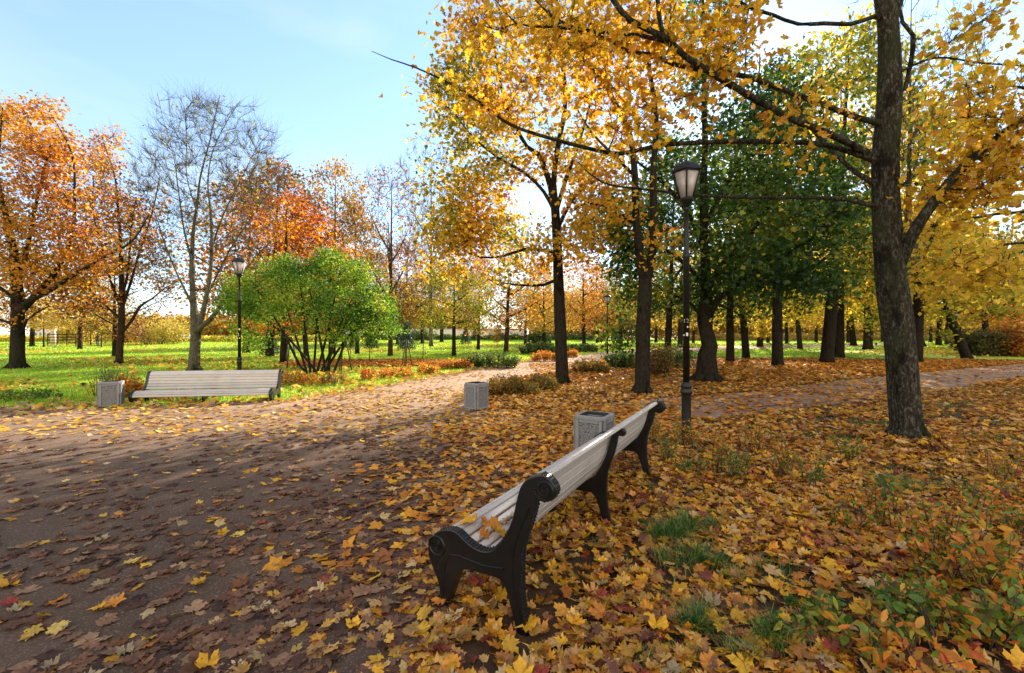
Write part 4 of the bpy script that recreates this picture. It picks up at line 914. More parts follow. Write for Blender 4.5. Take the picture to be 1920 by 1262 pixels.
# linden off to the right whose twigs hang into the frame
b5 = Vector((15.2, 9.6, 0))
L5 = [[(15.2, 9.6, -.1, .3), (15.2, 9.6, 1.5, .26), (15.1, 9.6, 4, .2), (15.2, 9.7, 7, .13), (15.1, 9.6, 9.6, .05)],
      [(15.2, 9.6, 3.6, .09), (13.5, 9.2, 4.2, .07)]+limb_px([(1920, 398, .05), (1830, 408, .04), (1730, 430, .02)], 9.0),
      [(15.2, 9.6, 2.9, .07), (13.0, 9.2, 3.3, .05)]+limb_px([(1920, 455, .035), (1850, 475, .025), (1800, 500, .012)], 8.8),
      [(15.2, 9.6, 5.2, .08), (13.0, 9.4, 6.2, .06)]+limb_px([(1880, 160, .03), (1760, 230, .015)], 9.4)]
b5l = [(1800, 480, 8.8, 100, 60, 1.2, 46), (1880, 500, 8.6, 60, 60, 1., 34), (1750, 420, 9., 60, 50, 1., 20), (1730, 520, 9.4, 40, 40, .8, 14), (1830, 550, 9, 80, 25, 1., 14), (1860, 180, 9.4, 90, 90, 1.2, 18), (1780, 230, 9.6, 60, 60, 1, 10),
       (1960, 350, 9.4, 90, 140, 1.5, 40), (1830, 60, 9.6, 100, 60, 1.2, 12), (2150, 200, 9.6, 200, 220, 2., 70), (2230, -50, 9.6, 240, 240, 2.6, 90), (2400, 250, 9.6, 150, 180, 2., 40), (2240, -260, 9.6, 130, 120, 2., 30)]
build_tree('linden_tree', 'yellow round-leaved tree whose twigs hang in from the right edge behind the large maple', 'tree', b5, L5, b5l, (13, .26, .115, 'round', .6), M['bark'], M['linden'],
           None, .3, -.1, .14, 1.8, .004, False, .04, (3, .35, .004, .7, -.1))

# ------------------------------------------------------------------ left group
b6 = G(32, 692); Yb = b6.y
L6 = [limb_px([(33, 705, .56), (34, 685, .45), (33, 650, .40), (33, 600, .38), (33, 560, .36), (30, 520, .30), (26, 470, .24), (10, 400, .17), (-5, 330, .12), (0, 260, .08), (5, 200, .04)], Yb),
      limb_px([(42, 580, .26), (75, 545, .20), (110, 500, .15), (135, 440, .11), (140, 370, .08), (135, 290, .05), (100, 220, .03)], Yb-.3),
      limb_px([(45, 570, .16), (85, 550, .14), (140, 515, .11), (200, 480, .08), (250, 450, .05), (280, 400, .03)], Yb-.8),
      limb_px([(30, 540, .18), (48, 480, .14), (60, 420, .11), (75, 350, .08), (95, 270, .05)], Yb+.5),
      limb_px([(28, 560, .16), (0, 540, .13), (-60, 500, .09), (-120, 440, .05)], Yb),
      limb_px([(28, 610, .12), (0, 600, .10), (-40, 610, .07), (-80, 590, .04)], Yb-.4),
      limb_px([(42, 625, .10), (50, 600, .08), (66, 588, .06), (90, 575, .035)], Yb-.4)]
l6 = [(50, 260, 22, 80, 80, 2.5, 90), (100, 330, 22, 70, 80, 2.5, 80), (20, 400, 22, 100, 90, 3, 110), (130, 420, 21.5, 80, 80, 2.5, 80), (70, 500, 21.5, 100, 60, 3, 100), (170, 480, 21, 60, 50, 2, 40), (90, 210, 22, 26, 30, 1, 12), (10, 210, 22, 35, 35, 1.4, 18), (-80, 400, 22, 120, 180, 4, 120), (150, 560, 21.5, 70, 26, 2, 26), (20, 580, 22, 60, 30, 2, 18), (120, 270, 22, 30, 40, 1.2, 16)]
build_tree('oak_tree', 'broad orange oak with a thick dark trunk at the far left', 'tree', b6, L6, l6, (28, .33, .135, 'quad', .3), M['bark'], M['oak_orange'],
           'trees on the left lawn', .45, .2, .16, 2.8, .008, False, .08, (2, .6, .007), roots=6)

b7 = G(224, 684)
L7 = [limb_px([(224, 694, .32), (224, 684, .25), (225, 650, .22), (228, 610, .21), (228, 575, .20), (228, 520, .15), (226, 460, .11), (222, 400, .08), (215, 330, .05), (195, 270, .03)], b7.y),
      limb_px([(230, 622, .12), (248, 600, .10), (262, 575, .09), (285, 560, .06), (310, 540, .04), (340, 525, .02)], b7.y),
      limb_px([(224, 595, .10), (205, 580, .08), (170, 545, .06), (140, 520, .03)], b7.y),
      limb_px([(228, 580, .11), (245, 530, .09), (262, 470, .07), (285, 400, .05), (300, 330, .03)], b7.y),
      limb_px([(226, 575, .11), (205, 520, .08), (190, 460, .06), (175, 400, .05), (175, 330, .03)], b7.y),
      limb_px([(228, 560, .09), (240, 510, .08), (245, 440, .06), (255, 370, .04)], b7.y)]
l7 = [(190, 310, 25, 40, 55, 2.5, 70), (200, 380, 25, 60, 60, 3, 80), (260, 400, 25, 60, 70, 3, 80), (230, 470, 25, 80, 60, 3, 80), (290, 460, 25, 50, 60, 2.5, 46), (170, 470, 25, 40, 50, 2, 36), (310, 530, 25, 40, 30, 2, 24), (150, 530, 24.5, 45, 25, 2, 22), (215, 260, 25, 16, 22, 1, 10), (185, 265, 25, 14, 20, 1, 8)]
build_tree('oak_tree', 'orange-brown half-bare tree between the broad oak and the bare pale tree', 'tree', b7, L7, l7, (18, .35, .13, 'quad', .3), M['bark_red'], M['oak_orange'],
           'trees on the left lawn', .45, .25, .14, 3.6, .008, False, .05, (3, .8, .008), roots=5)

b8 = G(365, 698)
L8 = [limb_px([(364, 712, 0.360), (364, 695, 0.290), (366, 650, 0.250), (367, 620, 0.240), (362, 560, 0.152), (360, 500, 0.128), (362, 440, 0.087), (370, 380, 0.068), (376, 330, 0.045), (392, 270, 0.030), (405, 210, 0.020), (412, 178, 0.012)], b8.y),
      limb_px([(372, 620, 0.150), (382, 580, 0.130), (392, 530, 0.096), (397, 470, 0.088), (395, 400, 0.056), (390, 340, 0.035), (400, 280, 0.025), (430, 220, 0.015), (450, 190, 0.012)], b8.y-.3),
      limb_px([(375, 615, 0.130), (395, 598, 0.120), (420, 565, 0.090), (450, 520, 0.048), (490, 470, 0.032), (520, 440, 0.012)], b8.y-.5),
      limb_px([(360, 570, 0.080), (335, 520, 0.048), (310, 460, 0.040), (290, 400, 0.022), (260, 340, 0.012)], b8.y),
      limb_px([(362, 500, 0.072), (345, 430, 0.043), (335, 360, 0.034), (325, 290, 0.020), (305, 220, 0.012), (295, 175, 0.012)], b8.y+.3),
      limb_px([(395, 470, 0.064), (420, 400, 0.037), (450, 340, 0.022), (480, 280, 0.015), (505, 250, 0.012)], b8.y),
      limb_px([(395, 540, 0.056), (430, 470, 0.044), (470, 410, 0.025), (510, 350, 0.012)], b8.y+.3),
      limb_px([(370, 400, 0.043), (350, 330, 0.025), (350, 260, 0.018), (345, 200, 0.012)], b8.y-.2)]
l8 = [(275, 330, 19.6, 48, 80, 1.6, 46), (505, 330, 19.6, 45, 75, 1.6, 46), (300, 470, 19.4, 50, 60, 1.4, 26), (470, 530, 19.2, 50, 40, 1.2, 22), (385, 300, 19.6, 140, 130, 2.8, 260), (330, 260, 19.6, 80, 80, 2, 60), (450, 270, 19.6, 80, 80, 2, 70), (310, 400, 19.6, 70, 70, 2, 50), (470, 400, 19.6, 60, 70, 2, 50), (400, 420, 19.6, 90, 60, 2, 50), (470, 480, 19.4, 40, 40, 1.4, 16), (385, 200, 19.6, 80, 30, 1.6, 30)]
r8 = build_tree('bare_tree', 'tall bare tree with pale grey stems behind the bench on the left', 'tree', b8, L8, l8, (1, .3, .10, 'quad', .3), M['bark_pale'], M['yellowgreen'],
           'trees on the left lawn', .4, .35, .12, 3.2, .0078, False, .05, (7, .85, .0060, .42, .5), .1, roots=5)

# green bush
b9 = G(596, 703)
L9 = []
for k, (tx, ty, yy) in enumerate([(480, 540, -.5), (520, 520, .6), (560, 500, -.8), (600, 500, .4), (640, 500, -.5), (690, 540, .3), (730, 580, -.4), (440, 560, .2), (660, 560, -1.), (580, 540, -1.2), (620, 470, 0), (700, 590, -.6)]):
    x0 = 575+k*4.2; L9.append(limb_px([(x0 if k else 596, 712, .07), (x0*.9+tx*.1, 690, .06), (x0*.55+tx*.45, 625, .05, b9.y+yy*.6), (tx, ty, .02, b9.y+yy)], b9.y))
l9 = [(590, 555, 18, 175, 90, 2.6, 90), (590, 555, 18, 130, 55, 2.4, 140), (475, 570, 18, 75, 55, 1.8, 80), (440, 560, 18, 32, 40, 1.2, 20), (700, 590, 18, 55, 45, 1.8, 62), (530, 510, 18, 50, 30, 1.5, 36), (620, 500, 18, 45, 35, 1.5, 40), (675, 520, 18, 35, 35, 1.2, 26), (450, 530, 18, 35, 30, 1.2, 20), (470, 630, 17.6, 40, 22, 1., 14), (620, 478, 18, 22, 15, .8, 8), (535, 487, 18, 15, 12, .8, 6), (735, 610, 18, 18, 22, .8, 10), (640, 610, 17, 60, 30, 1.2, 20)]
build_tree('lilac_bush', 'large rounded bright green bush with many stems on the left lawn', 'bush', b9, L9, l9, (56, .22, .10, 'oval', .2), M['bark'], M['shrub_green'], None, .35, .2, .14, .7, .005, False, 0, (2, .3, .004))

# further trees drawn individually on the left and middle: base px, limbs by template
def template(h, wd, th, style, ntips, seed, r=.2, step=.5):
    """one free-standing tree in its own coordinates -> (wood parts, tip points)"""
    g = np.random.default_rng(seed); t = Tree(step)
    lean = g.normal(0, .02, 2)*h
    t.limb([(0, 0, -.15, r*1.35), (0, 0, .25, r*1.02), (lean[0]*.3, lean[1]*.3, th, r*.85), (lean[0]*.6, lean[1]*.6, h*.5, r*.5), (lean[0], lean[1], h*.93, r*.08)])
    k = 6 if style != 'upright' else 7
    for i in range(k):
        a = i*2.4+g.uniform(0, .8); z0 = th+(h-th)*(.05+.45*i/k); rr = wd*.5*g.uniform(.55, .85)*(1 if i < k-2 else .7)
        up = {'round': .55, 'upright': 1.9, 'flat': .28, 'bare': .9}[style]
        x0, y0 = lean*.5; zz = min(h*.9, z0+rr*up)
        t.limb([(x0, y0, z0, r*.42), (x0+math.cos(a)*rr*.5, y0+math.sin(a)*rr*.5, z0+(zz-z0)*.42, r*.28), (x0+math.cos(a)*rr, y0+math.sin(a)*rr, zz, r*.1)])
    tips = []; lob = [(g.uniform(-1, 1), g.uniform(0, 6.28)) for _ in range(9)]
    while len(tips) < ntips:
        u = g.uniform(0, 1); a = g.uniform(0, 2*math.pi); z = th*.95+(h-th)*u
        if style == 'round': pr = math.sin(math.pi*min(1, (u*.86+.14)))**.6
        elif style == 'upright': pr = .35+.75*math.sin(math.pi*(u*.8+.1))
        elif style == 'flat': pr = math.sin(math.pi*(u*.8+.2))**.5
        else: pr = .25+.95*u**.8 if u < .75 else 1.1*math.sqrt(max(0, 1-((u-.7)/.32)**2))
        pr *= 1+.16*math.sin(3*a+lob[int(u*8.9)][1])+.12*lob[int(u*8.9)][0]
        rad = wd*.5*pr*math.sqrt(g.uniform(.05, 1))
        tips.append((math.cos(a)*rad+lean[0]*u, math.sin(a)*rad+lean[1]*u, z))
    t.grow(np.array(tips), .25, .14, th*.8, .009, .16)
    return t
TP = {}
def far_mesh(key, h, wd, th, style, ntips, seed, r, per, sig, size, kind='quad', tw=(1, .8, .009), leafy=True):
    t = template(h, wd, th, style, ntips, seed, r); parts = t.wood(False, .0, .05)
    if tw: parts.append(t.add_twigs(*tw))
    V, Fl = join(parts); a = npmesh('trunk', V, Fl, M['bark'], None, True)
    V, Fl = crown_leaves(np.array(t.pos)[t.tipidx], per, sig, size, kind); b = npmesh('crown', V, Fl, M['oak_orange'])
    ma, mb = a.data, b.data; bpy.data.objects.remove(a); bpy.data.objects.remove(b); TP[key] = (ma, mb, h)
far_mesh('round', 12, 9.5, 3.0, 'round', 330, 3, .26, 22, .42, .18)
far_mesh('round2', 12, 9.0, 2.6, 'round', 300, 9, .26, 22, .42, .18)
far_mesh('upright', 15, 6.0, 3.0, 'upright', 380, 5, .20, 7, .42, .17, tw=(5, .9, .008, .3, .8))
far_mesh('flat', 8, 9.0, 2.6, 'flat', 240, 12, .22, 24, .40, .18, tw=(2, .8, .009))
far_mesh('sparse', 11, 9.0, 2.2, 'round', 300, 15, .22, 12, .5, .20, tw=(3, .8, .010))
far_mesh('bare', 14, 8, 3.5, 'bare', 320, 21, .20, 1, .4, .16, tw=(6, .9, .010, .5, .5))
far_mesh('young', 4.2, 1.8, 1.8, 'round', 60, 25, .035, 16, .22, .13, tw=(1, .3, .005))
far_mesh('spruce_t', 12, 9, 2.4, 'round', 10, 30, .2, 3, .3, .2)
CNT = [0]
def far_tree(px, py, key, h, leafm, label, name='park_tree', group='trees standing across the park', barkm='bark', sx=1.0, lean=0.0, Y=None, seedrot=None, leansh=0.):
    ma, mb, h0 = TP[key]; CNT[0] += 1
    b = G(px, py) if Y is None else Vector(((px-CX)/F*Y, Y, float(gz(0, Y))))
    s = h/h0; root = empty(name, b, (CNT[0]*1.7) if seedrot is None else seedrot, label, 'tree', group)
    root.scale = (s*sx, s*sx, s)
    if lean: root.rotation_euler = Matrix.Rotation(lean, 3, 'Y').to_4x4().to_euler() if False else (0, lean, 0)
    for nm, me, mt in (('trunk', ma, M[barkm]), ('crown', mb, M[leafm])):
        if mt is None: continue
        o = bpy.data.objects.new(nm, me); col.objects.link(o); o.parent = root
        o.material_slots[0].link = 'OBJECT'; o.material_slots[0].material = mt
    return root
def ht(py_top, Y): return H+(HY-py_top)/F*Y
far = [
 # px, py, template, top py, leaf, label, options
 (215, 669, 'sparse', 470, 'oak_brown', 'smaller brown-leaved tree just behind the orange-brown half-bare tree', {}),
 (532, 683, 'round2', 365, 'orange_red', 'fiery orange-red tree rising behind the green bush', {'sx': 1.0}),
 (574, 669, 'round', 392, 'orange_red', 'smaller bright orange tree right behind the top of the green bush', {'sx': .8}),
 (506, 669, 'round', 312, 'oak_brown', 'brown-orange tree behind the bare pale tree and the bush', {'sx': .95}),
 (462, 662, 'sparse', 350, 'oak_orange', 'thin orange tree between the bare pale tree and the fiery one', {}),
 (625, 665, 'round2', 302, 'olive_orange', 'tall olive and orange tree above the green bush', {'sx': .62}),
 (670, 664, 'round', 385, 'olive_orange', 'olive-brown tree right of the tall olive one, behind the bush', {'sx': .7}),
 (732, 668, 'upright', 318, 'oak_brown', 'tall narrow half-bare tree right of the green bush', {'sx': 1.0, 'barkm': 'bark_red'}),
 (792, 645, 'flat', 520, 'far_gold', 'small gold-leaved tree left of the yellow-green park tree', {}),
 (828, 642, 'flat', 515, 'far_gold', 'far gold tree just left of the yellow-green park tree', {}),
 (851, 668, 'flat', 500, 'yellowgreen', 'low spreading yellow-green tree with a dark trunk in the middle of the lawn', {'sx': .85}),
 (897, 656, 'sparse', 480, 'far_pink', 'pinkish brown tree between the yellow-green tree and the orange one', {'sx': .9}),
 (949, 661, 'sparse', 440, 'oak_orange', 'spreading orange tree with dark limbs left of the yellow maple trunk', {'barkm': 'bark_red', 'sx': 1.05}),
 (875, 640, 'upright', 430, 'far_pink', 'thin pinkish tree far behind the middle lawn', {}),
 (808, 650, 'bare', 265, 'far_gold', 'very tall pale bare tree partly hidden by the yellow maple', {'barkm': 'bark_pale', 'sx': .7}),
 (690, 646, 'sparse', 470, 'oak_orange', 'distant orange tree right of the bush', {}),
 (760, 643, 'sparse', 455, 'far_pink', 'distant half-bare pink-brown tree at the centre left', {}),
 (1020, 655, 'round', 500, 'far_gold', 'gold tree directly left of the yellow maple trunk', {}),
 (1095, 648, 'round2', 480, 'oak_orange', 'orange tree right of the yellow maple trunk', {}),
 (1165, 650, 'round', 500, 'olive_orange', 'olive orange tree left of the forked maple', {}),
 (1120, 643, 'sparse', 500, 'far_pink', 'brown tree behind the distant lamp', {}),
 (1251, 684, 'round', 300, 'maple_green', 'slim-trunked green tree just left of the tall lamp post', {'sx': .8}),
 (1369, 679, 'round2', 300, 'maple_green', 'straight-trunked green tree right of the gnarled maple', {'sx': .9}),
 (1399, 673, 'round', 330, 'yellowgreen', 'slightly leaning tree right behind the straight green one', {'sx': .9}),
 (1458, 686, 'round2', 130, 'maple_green', 'tall green tree with a thick straight trunk between gnarled and large maple', {'sx': .8}),
 (1551, 681, 'round', 60, 'yellowgreen', 'tall yellow-green tree whose trunk flares at the foot, the nearer of two close trunks', {'sx': .8}),
 (1571, 671, 'round2', 140, 'linden', 'yellow tree right behind the flared trunk, the farther of two close trunks', {'sx': .85}),
 (1627, 656, 'flat', 380, 'linden', 'low yellow tree on the sunlit far lawn left of the large maple', {}),
 (1718, 680, 'round', 200, 'linden', 'yellow tree mostly hidden behind the large maple trunk', {'sx': .9}),
 (1730, 650, 'flat', 470, 'yellowgreen', 'yellow-green far tree leaning just right of the large maple', {'lean': -.25}),
 (1814, 673, 'flat', 400, 'yellowgreen', 'tree with a strongly leaning dark trunk at the right', {'lean': -.38, 'sx': 1.0}),
 (1850, 655, 'round', 430, 'oak_orange', 'orange far tree above the dark hedge at the right', {}),
 (1905, 655, 'round2', 470, 'oak_orange', 'orange far tree at the right edge', {}),
 (1760, 648, 'round', 440, 'linden', 'yellow far tree left of the leaning trunk', {}),
 (1500, 655, 'round', 450, 'linden', 'yellow far tree between the tall green and the flared trunk', {}),
 (1425, 650, 'flat', 460, 'linden', 'yellow far tree between the leaning one and the tall green one', {}),
 (1330, 648, 'round', 470, 'far_gold', 'gold far tree behind the gnarled maple', {}),
 (1690, 650, 'round2', 400, 'linden', 'yellow far tree left of the large maple trunk at its foot', {}),
 (1600, 648, 'round', 420, 'yellowgreen', 'yellow-green far tree behind the two close trunks', {}),
 (1698, 690, 'bare', -60, 'far_gold', 'thin bare pale tree rising behind the top of the large maple', {'barkm': 'bark_pale', 'sx': .6}),
 (150, 655, 'flat', 520, 'far_gold', 'low yellow tree right of the broad orange oak', {}),
 (60, 650, 'sparse', 470, 'oak_orange', 'orange far tree behind the broad oak', {}),
 (1275, 652, 'flat', 480, 'far_gold', 'low gold far tree behind the tall lamp post', {}),
]
for px, py, key, top, lf, lab, kw in far:
    b = G(px, py); far_tree(px, py, key, ht(top, b.y), lf, lab, **kw)
# thin trees in rows further off, too alike to tell apart
k = 0
for px, Y, key, h, lf in [(660, 62, 'flat', 8, 'far_gold'), (705, 75, 'flat', 8, 'far_gold'), (745, 70, 'flat', 8.5, 'far_gold'), (985, 70, 'flat', 9, 'far_gold'), (1050, 78, 'flat', 9, 'far_gold'), (1195, 72, 'flat', 10, 'far_gold'), (1230, 80, 'flat', 10, 'far_gold'),
                          (1300, 75, 'flat', 9, 'far_gold'), (1440, 80, 'flat', 10, 'far_gold'), (1475, 72, 'flat', 10, 'far_gold'), (1530, 82, 'flat', 10, 'far_gold'), (1590, 78, 'flat', 10, 'far_gold'), (1655, 84, 'flat', 10, 'far_gold'), (1745, 80, 'flat', 10, 'far_gold'),
                          (1775, 70, 'flat', 10, 'far_gold'), (1800, 86, 'flat', 10, 'far_gold'), (1870, 82, 'flat', 11, 'far_gold'), (1930, 76, 'flat', 11, 'far_gold')]:
    far_tree(px, 0, key, h, lf, 'slender gold-leaved tree in the distant rows across the park', name='slender_tree', group='slender trees in the distant rows', Y=Y)
# saplings with stakes
def stakes(px, py, n, h, label):
    b = G(px, py); root = empty('plant_stake', b, 0, label, 'stake', 'wooden stakes on the lawn'); parts = []
    for i in range(n):
        a = i*2*math.pi/max(n, 1)+.5; r = .35 if n > 1 else 0
        parts.append(tube([(math.cos(a)*r, math.sin(a)*r, -.1), (math.cos(a)*.03, math.sin(a)*.03, h)], [.03, .026], 6))
        V, Fl = parts[-1]; npmesh('pole', V, Fl, M['stake'], root)
    return root
for px, py, top, lf, lab, sx in [(762, 688, 600, 'spruce', 'young staked tree with dark sparse leaves beside the hedge', .7), (693, 681, 585, 'shrub_green', 'thin sapling right of the green bush', .6), (657, 687, 600, 'shrub_green', 'thin sapling at the right foot of the green bush', .6), (932, 662, 610, 'far_gold', 'thin young tree left of the spreading orange tree', .7),
                                 (190, 652, 575, 'shrub_green', 'small dark green young tree near the walking person', 1.3), (170, 648, 580, 'far_gold', 'small pale young tree left of the walking person', 1.1), (82, 652, 560, 'far_gold', 'young tree with a straight stem just right of the broad oak', 1.2), (255, 648, 600, 'far_pink', 'young pinkish tree between the oak and the bare tree', 1.0), (1427, 653, 600, 'linden', 'thin young tree on the sunny lawn beyond the orange leaves', .9)]:
    b = G(px, py); far_tree(px, py, 'young', ht(top, b.y), lf, lab, name='young_tree', group='young staked trees', sx=sx*1.4)
stakes(645, 697, 3, 1.9, 'crossed wooden stakes right of the bush'); stakes(762, 689, 3, 1.5, 'wooden stakes round the young dark tree'); stakes(793, 680, 1, 2.4, 'single thin stake right of the young dark tree'); stakes(268, 650, 3, 2.6, 'wooden stakes on the far left lawn'); stakes(545, 690, 3, 1.6, 'wooden stakes left of the bush stems')

# ------------------------------------------------------------------ shrubs and hedges
def shrub(name, label, cat, px, py, wpx, h, dm, n, size, leafm, stems=14, kind='quad', group=None, Y=None, rz=0., flare=1.15, low=.2, sig=None):
    b = G(px, py) if Y is None else Vector(((px-CX)/F*Y, Y, float(gz(0, Y)))); wd = wpx/F*b.y
    root = empty(name, b, rz, label, cat, group); parts = []; g = rng; ns = int(stems*2.2); pos = []; sg = sig or max(.05, h*.10)
    for i in range(ns):
        x = g.uniform(-.48, .48)*wd; y = g.uniform(-.45, .45)*dm; tx = x*flare+g.normal(0, h*.14); ty = y*flare+g.normal(0, h*.12)
        edge_ = 1-.45*(abs(x)/wd*2)**3; tz = h*g.uniform(.62, 1.08)*edge_
        parts.append(tube([(x, y, -.04), ((x+tx)/2+g.normal(0, .03), (y+ty)/2, tz*.5), (tx, ty, tz)], [.006+h*.004, .004+h*.003, .003], 4))
        k = max(2, int(n/ns)); u = g.uniform(low, 1, k)[:, None]
        pos.append(np.array([[x, y, 0]])*(1-u)+np.array([[tx, ty, tz]])*u+g.normal(0, sg, (k, 3))*[1, 1, .8])
    V, Fl = join(parts); npmesh('stem', V, Fl, M['twig'], root)
    pos = np.vstack(pos); pos[:, 2] = np.maximum(pos[:, 2], .03)
    V, Fl = leaves(pos, size, kind, None, .1); npmesh('foliage', V, Fl, leafm, root); return root
shrub('low_hedge', 'clipped low orange hedge left half, before the spreading green heather', 'hedge', 838, 693, 34, .48, .6, 1500, .06, M['hedge_orange'], group='low hedges')
shrub('low_hedge', 'clipped low orange hedge right half, touching the green heather', 'hedge', 868, 692, 32, .48, .6, 1500, .06, M['hedge_orange'], group='low hedges')
shrub('low_hedge', 'yellow-orange ragged hedge left of the clipped orange one', 'hedge', 786, 702, 62, .45, .9, 1900, .06, M['hedge_orange'], group='low hedges')
shrub('low_hedge', 'straggling orange and green hedge right of the green bush', 'hedge', 738, 708, 60, .42, .9, 1300, .06, M['hedge_orange'], group='low hedges')
shrub('low_hedge', 'small orange plant between bush and hedge', 'plant', 692, 713, 18, .5, .5, 900, .06, M['hedge_orange'], stems=6)
shrub('low_hedge', 'long clipped orange hedge left of the yellow maple trunk', 'hedge', 1022, 677, 46, .62, .8, 3000, .07, M['hedge_orange'], group='low hedges')
shrub('low_hedge', 'clipped orange hedge just right of the yellow maple trunk', 'hedge', 1073, 670, 24, .6, .8, 1800, .07, M['hedge_orange'], group='low hedges')
shrub('heather_bush', 'low feathery green bush along the lawn beside the path', 'bush', 918, 689, 95, .75, 1.6, 5000, .09, M['heather'], stems=30, group='feathery green bushes')
shrub('heather_bush', 'feathery green bush behind the long orange hedge', 'bush', 1012, 664, 66, 1.0, 2.2, 6000, .14, M['heather'], stems=24, group='feathery green bushes')
shrub('heather_bush', 'feathery green bush right of the yellow maple, beyond the path', 'bush', 1092, 660, 56, .8, 2.2, 4500, .14, M['heather'], stems=24, group='feathery green bushes')
shrub('heather_bush', 'green and brown bush right of the distant lamp', 'bush', 1168, 690, 50, .8, 1.5, 6000, .09, M['heather'], stems=24, group='feathery green bushes')
shrub('brown_hedge', 'ragged brown-yellow shrub bed behind the lone bin', 'bush', 958, 738, 85, .48, 1.3, 4200, .06, M['hedge_brown'], stems=60, group='brown shrub beds')
shrub('brown_hedge', 'brown-yellow shrub bed left of the yellow maple foot', 'bush', 1015, 730, 50, .42, 1.2, 3000, .06, M['hedge_brown'], stems=40, group='brown shrub beds')
shrub('brown_hedge', 'brown-yellow shrub bed between the yellow maple and the distant lamp', 'bush', 1105, 698, 58, .55, 1.5, 3800, .07, M['hedge_brown'], stems=40, group='brown shrub beds')
shrub('brown_hedge', 'loose brown shrub behind the forked maple trunk', 'bush', 1228, 702, 50, 1.3, 1.6, 2200, .085, M['hedge_brown'], stems=40, group='brown shrub beds')
shrub('brown_hedge', 'loose green-brown shrub between lamp and gnarled maple', 'bush', 1270, 690, 50, 1.2, 1.6, 1600, .085, M['heather'], stems=30, group='brown shrub beds')
shrub('plant', 'small orange plant right of the bench that faces the camera', 'plant', 536, 722, 34, .55, .6, 700, .06, M['hedge_orange'], stems=8, group='small plants along the lawn')
shrub('plant', 'small orange plant under the left side of the green bush', 'plant', 582, 722, 40, .4, .6, 700, .06, M['hedge_orange'], stems=8, group='small plants along the lawn')
shrub('plant', 'pale orange plant under the right side of the green bush', 'plant', 628, 722, 44, .5, .6, 700, .06, M['hedge_brown'], stems=8, group='small plants along the lawn')
shrub('plant', 'orange plant between the left bin and the bench', 'plant', 240, 742, 34, .55, .6, 1300, .06, M['hedge_orange'], stems=8, group='small plants along the lawn')
shrub('weed_plant', 'tall thin pale weeds behind the left bin', 'plant', 205, 742, 50, .8, .6, 420, .04, M['shrub_green'], stems=26, group='small plants along the lawn')
shrub('weed_plant', 'low leafy weeds at the left edge beyond the path', 'plant', 40, 750, 80, .28, .9, 700, .05, M['shrub_green'], stems=26, group='small plants along the lawn')
shrub('dark_hedge', 'dark rounded hedge right of the leaning trunk', 'hedge', 1843, 667, 66, 2.1, 3., 9000, .16, M['hedge_dark'], stems=30)
shrub('dark_hedge', 'orange-topped shrub at the right edge next to the distant bench', 'bush', 1915, 668, 66, 2.7, 3., 9000, .16, M['hedge_orange'], stems=30)
shrub('dark_hedge', 'long dark hedge far behind the distant bench', 'hedge', 1870, 655, 120, 2.2, 3., 8000, .2, M['hedge_dark'], stems=30)
shrub('yellow_bush', 'fan-shaped yellow bush on the far lawn between the half-bare tree and the bare one', 'bush', 300, 646, 58, 4.4, 4, 5200, .2, M['yellow_bush'], stems=60, flare=1.5)
shrub('yellow_bush', 'round pale yellow bush far off near the walking person', 'bush', 137, 644, 50, 4., 4, 5200, .24, M['yellow_bush'], stems=20)
shrub('yellow_bush', 'low orange-yellow bush far off right of the half-bare tree', 'bush', 252, 644, 44, 4., 4, 4200, .24, M['far_gold'], stems=20)
shrub('dark_bush', 'round dark bush on the far lawn left of the yellow maple', 'bush', 1010, 650, 34, 2.2, 3, 5000, .2, M['heather'], stems=20)
shrub('dark_bush', 'small dark bush on the far lawn left of the pale wall end', 'bush', 790, 640, 40, 2.6, 3, 3600, .2, M['heather'], stems=20)
# far hedges, too far to count their plants
def far_hedge(name, x0, x1, Y, h, mat, n, label, size=.35, dy=3.):
    x = rng.uniform(x0, x1, n); y = Y+rng.uniform(-dy, dy, n); top = h*(.55+.45*noise2(x, y, .35, Y)+.12*np.sin(x*1.9)); z = gz(x, y)+rng.uniform(0, 1, n)**.7*top
    V, Fl = leaves(np.stack([x, y, z], 1), size, 'quad'); o = npmesh(name, V, Fl, mat); tag(o, label, 'woodland', None, 'stuff')
far_hedge('distant_hedge', -110, -30, 88, 1.3, M['yellowgreen'], 16000, 'low green hedge along the far left edge of the park')
far_hedge('distant_bushes', -112, -52, 112, 6.5, M['far_gold'], 26000, 'pale yellow and gold bushes beyond the park on the left', .5)
far_hedge('distant_bushes', -100, -48, 118, 7.5, M['far_pink'], 14000, 'pinkish far bushes beyond the park on the left', .5)
far_hedge('distant_hedge', -34, 20, 108, 1.5, M['heather'], 16000, 'low dark hedge in front of the pale wall')
far_hedge('distant_woodland', -60, -10, 128, 11, M['olive_orange'], 26000, 'mass of autumn trees far behind the middle lawn', .6, 6)
far_hedge('distant_woodland', 5, 220, 118, 13, M['far_gold'], 100000, 'mass of golden trees far off on the right', .6, 6)
far_hedge('distant_woodland', 5, 220, 128, 17, M['oak_brown'], 75000, 'mass of brown trees far off on the right', .7, 6)
far_hedge('distant_hedge', 40, 150, 100, 1.6, M['far_gold'], 20000, 'dark hedge along the far right edge of the park')

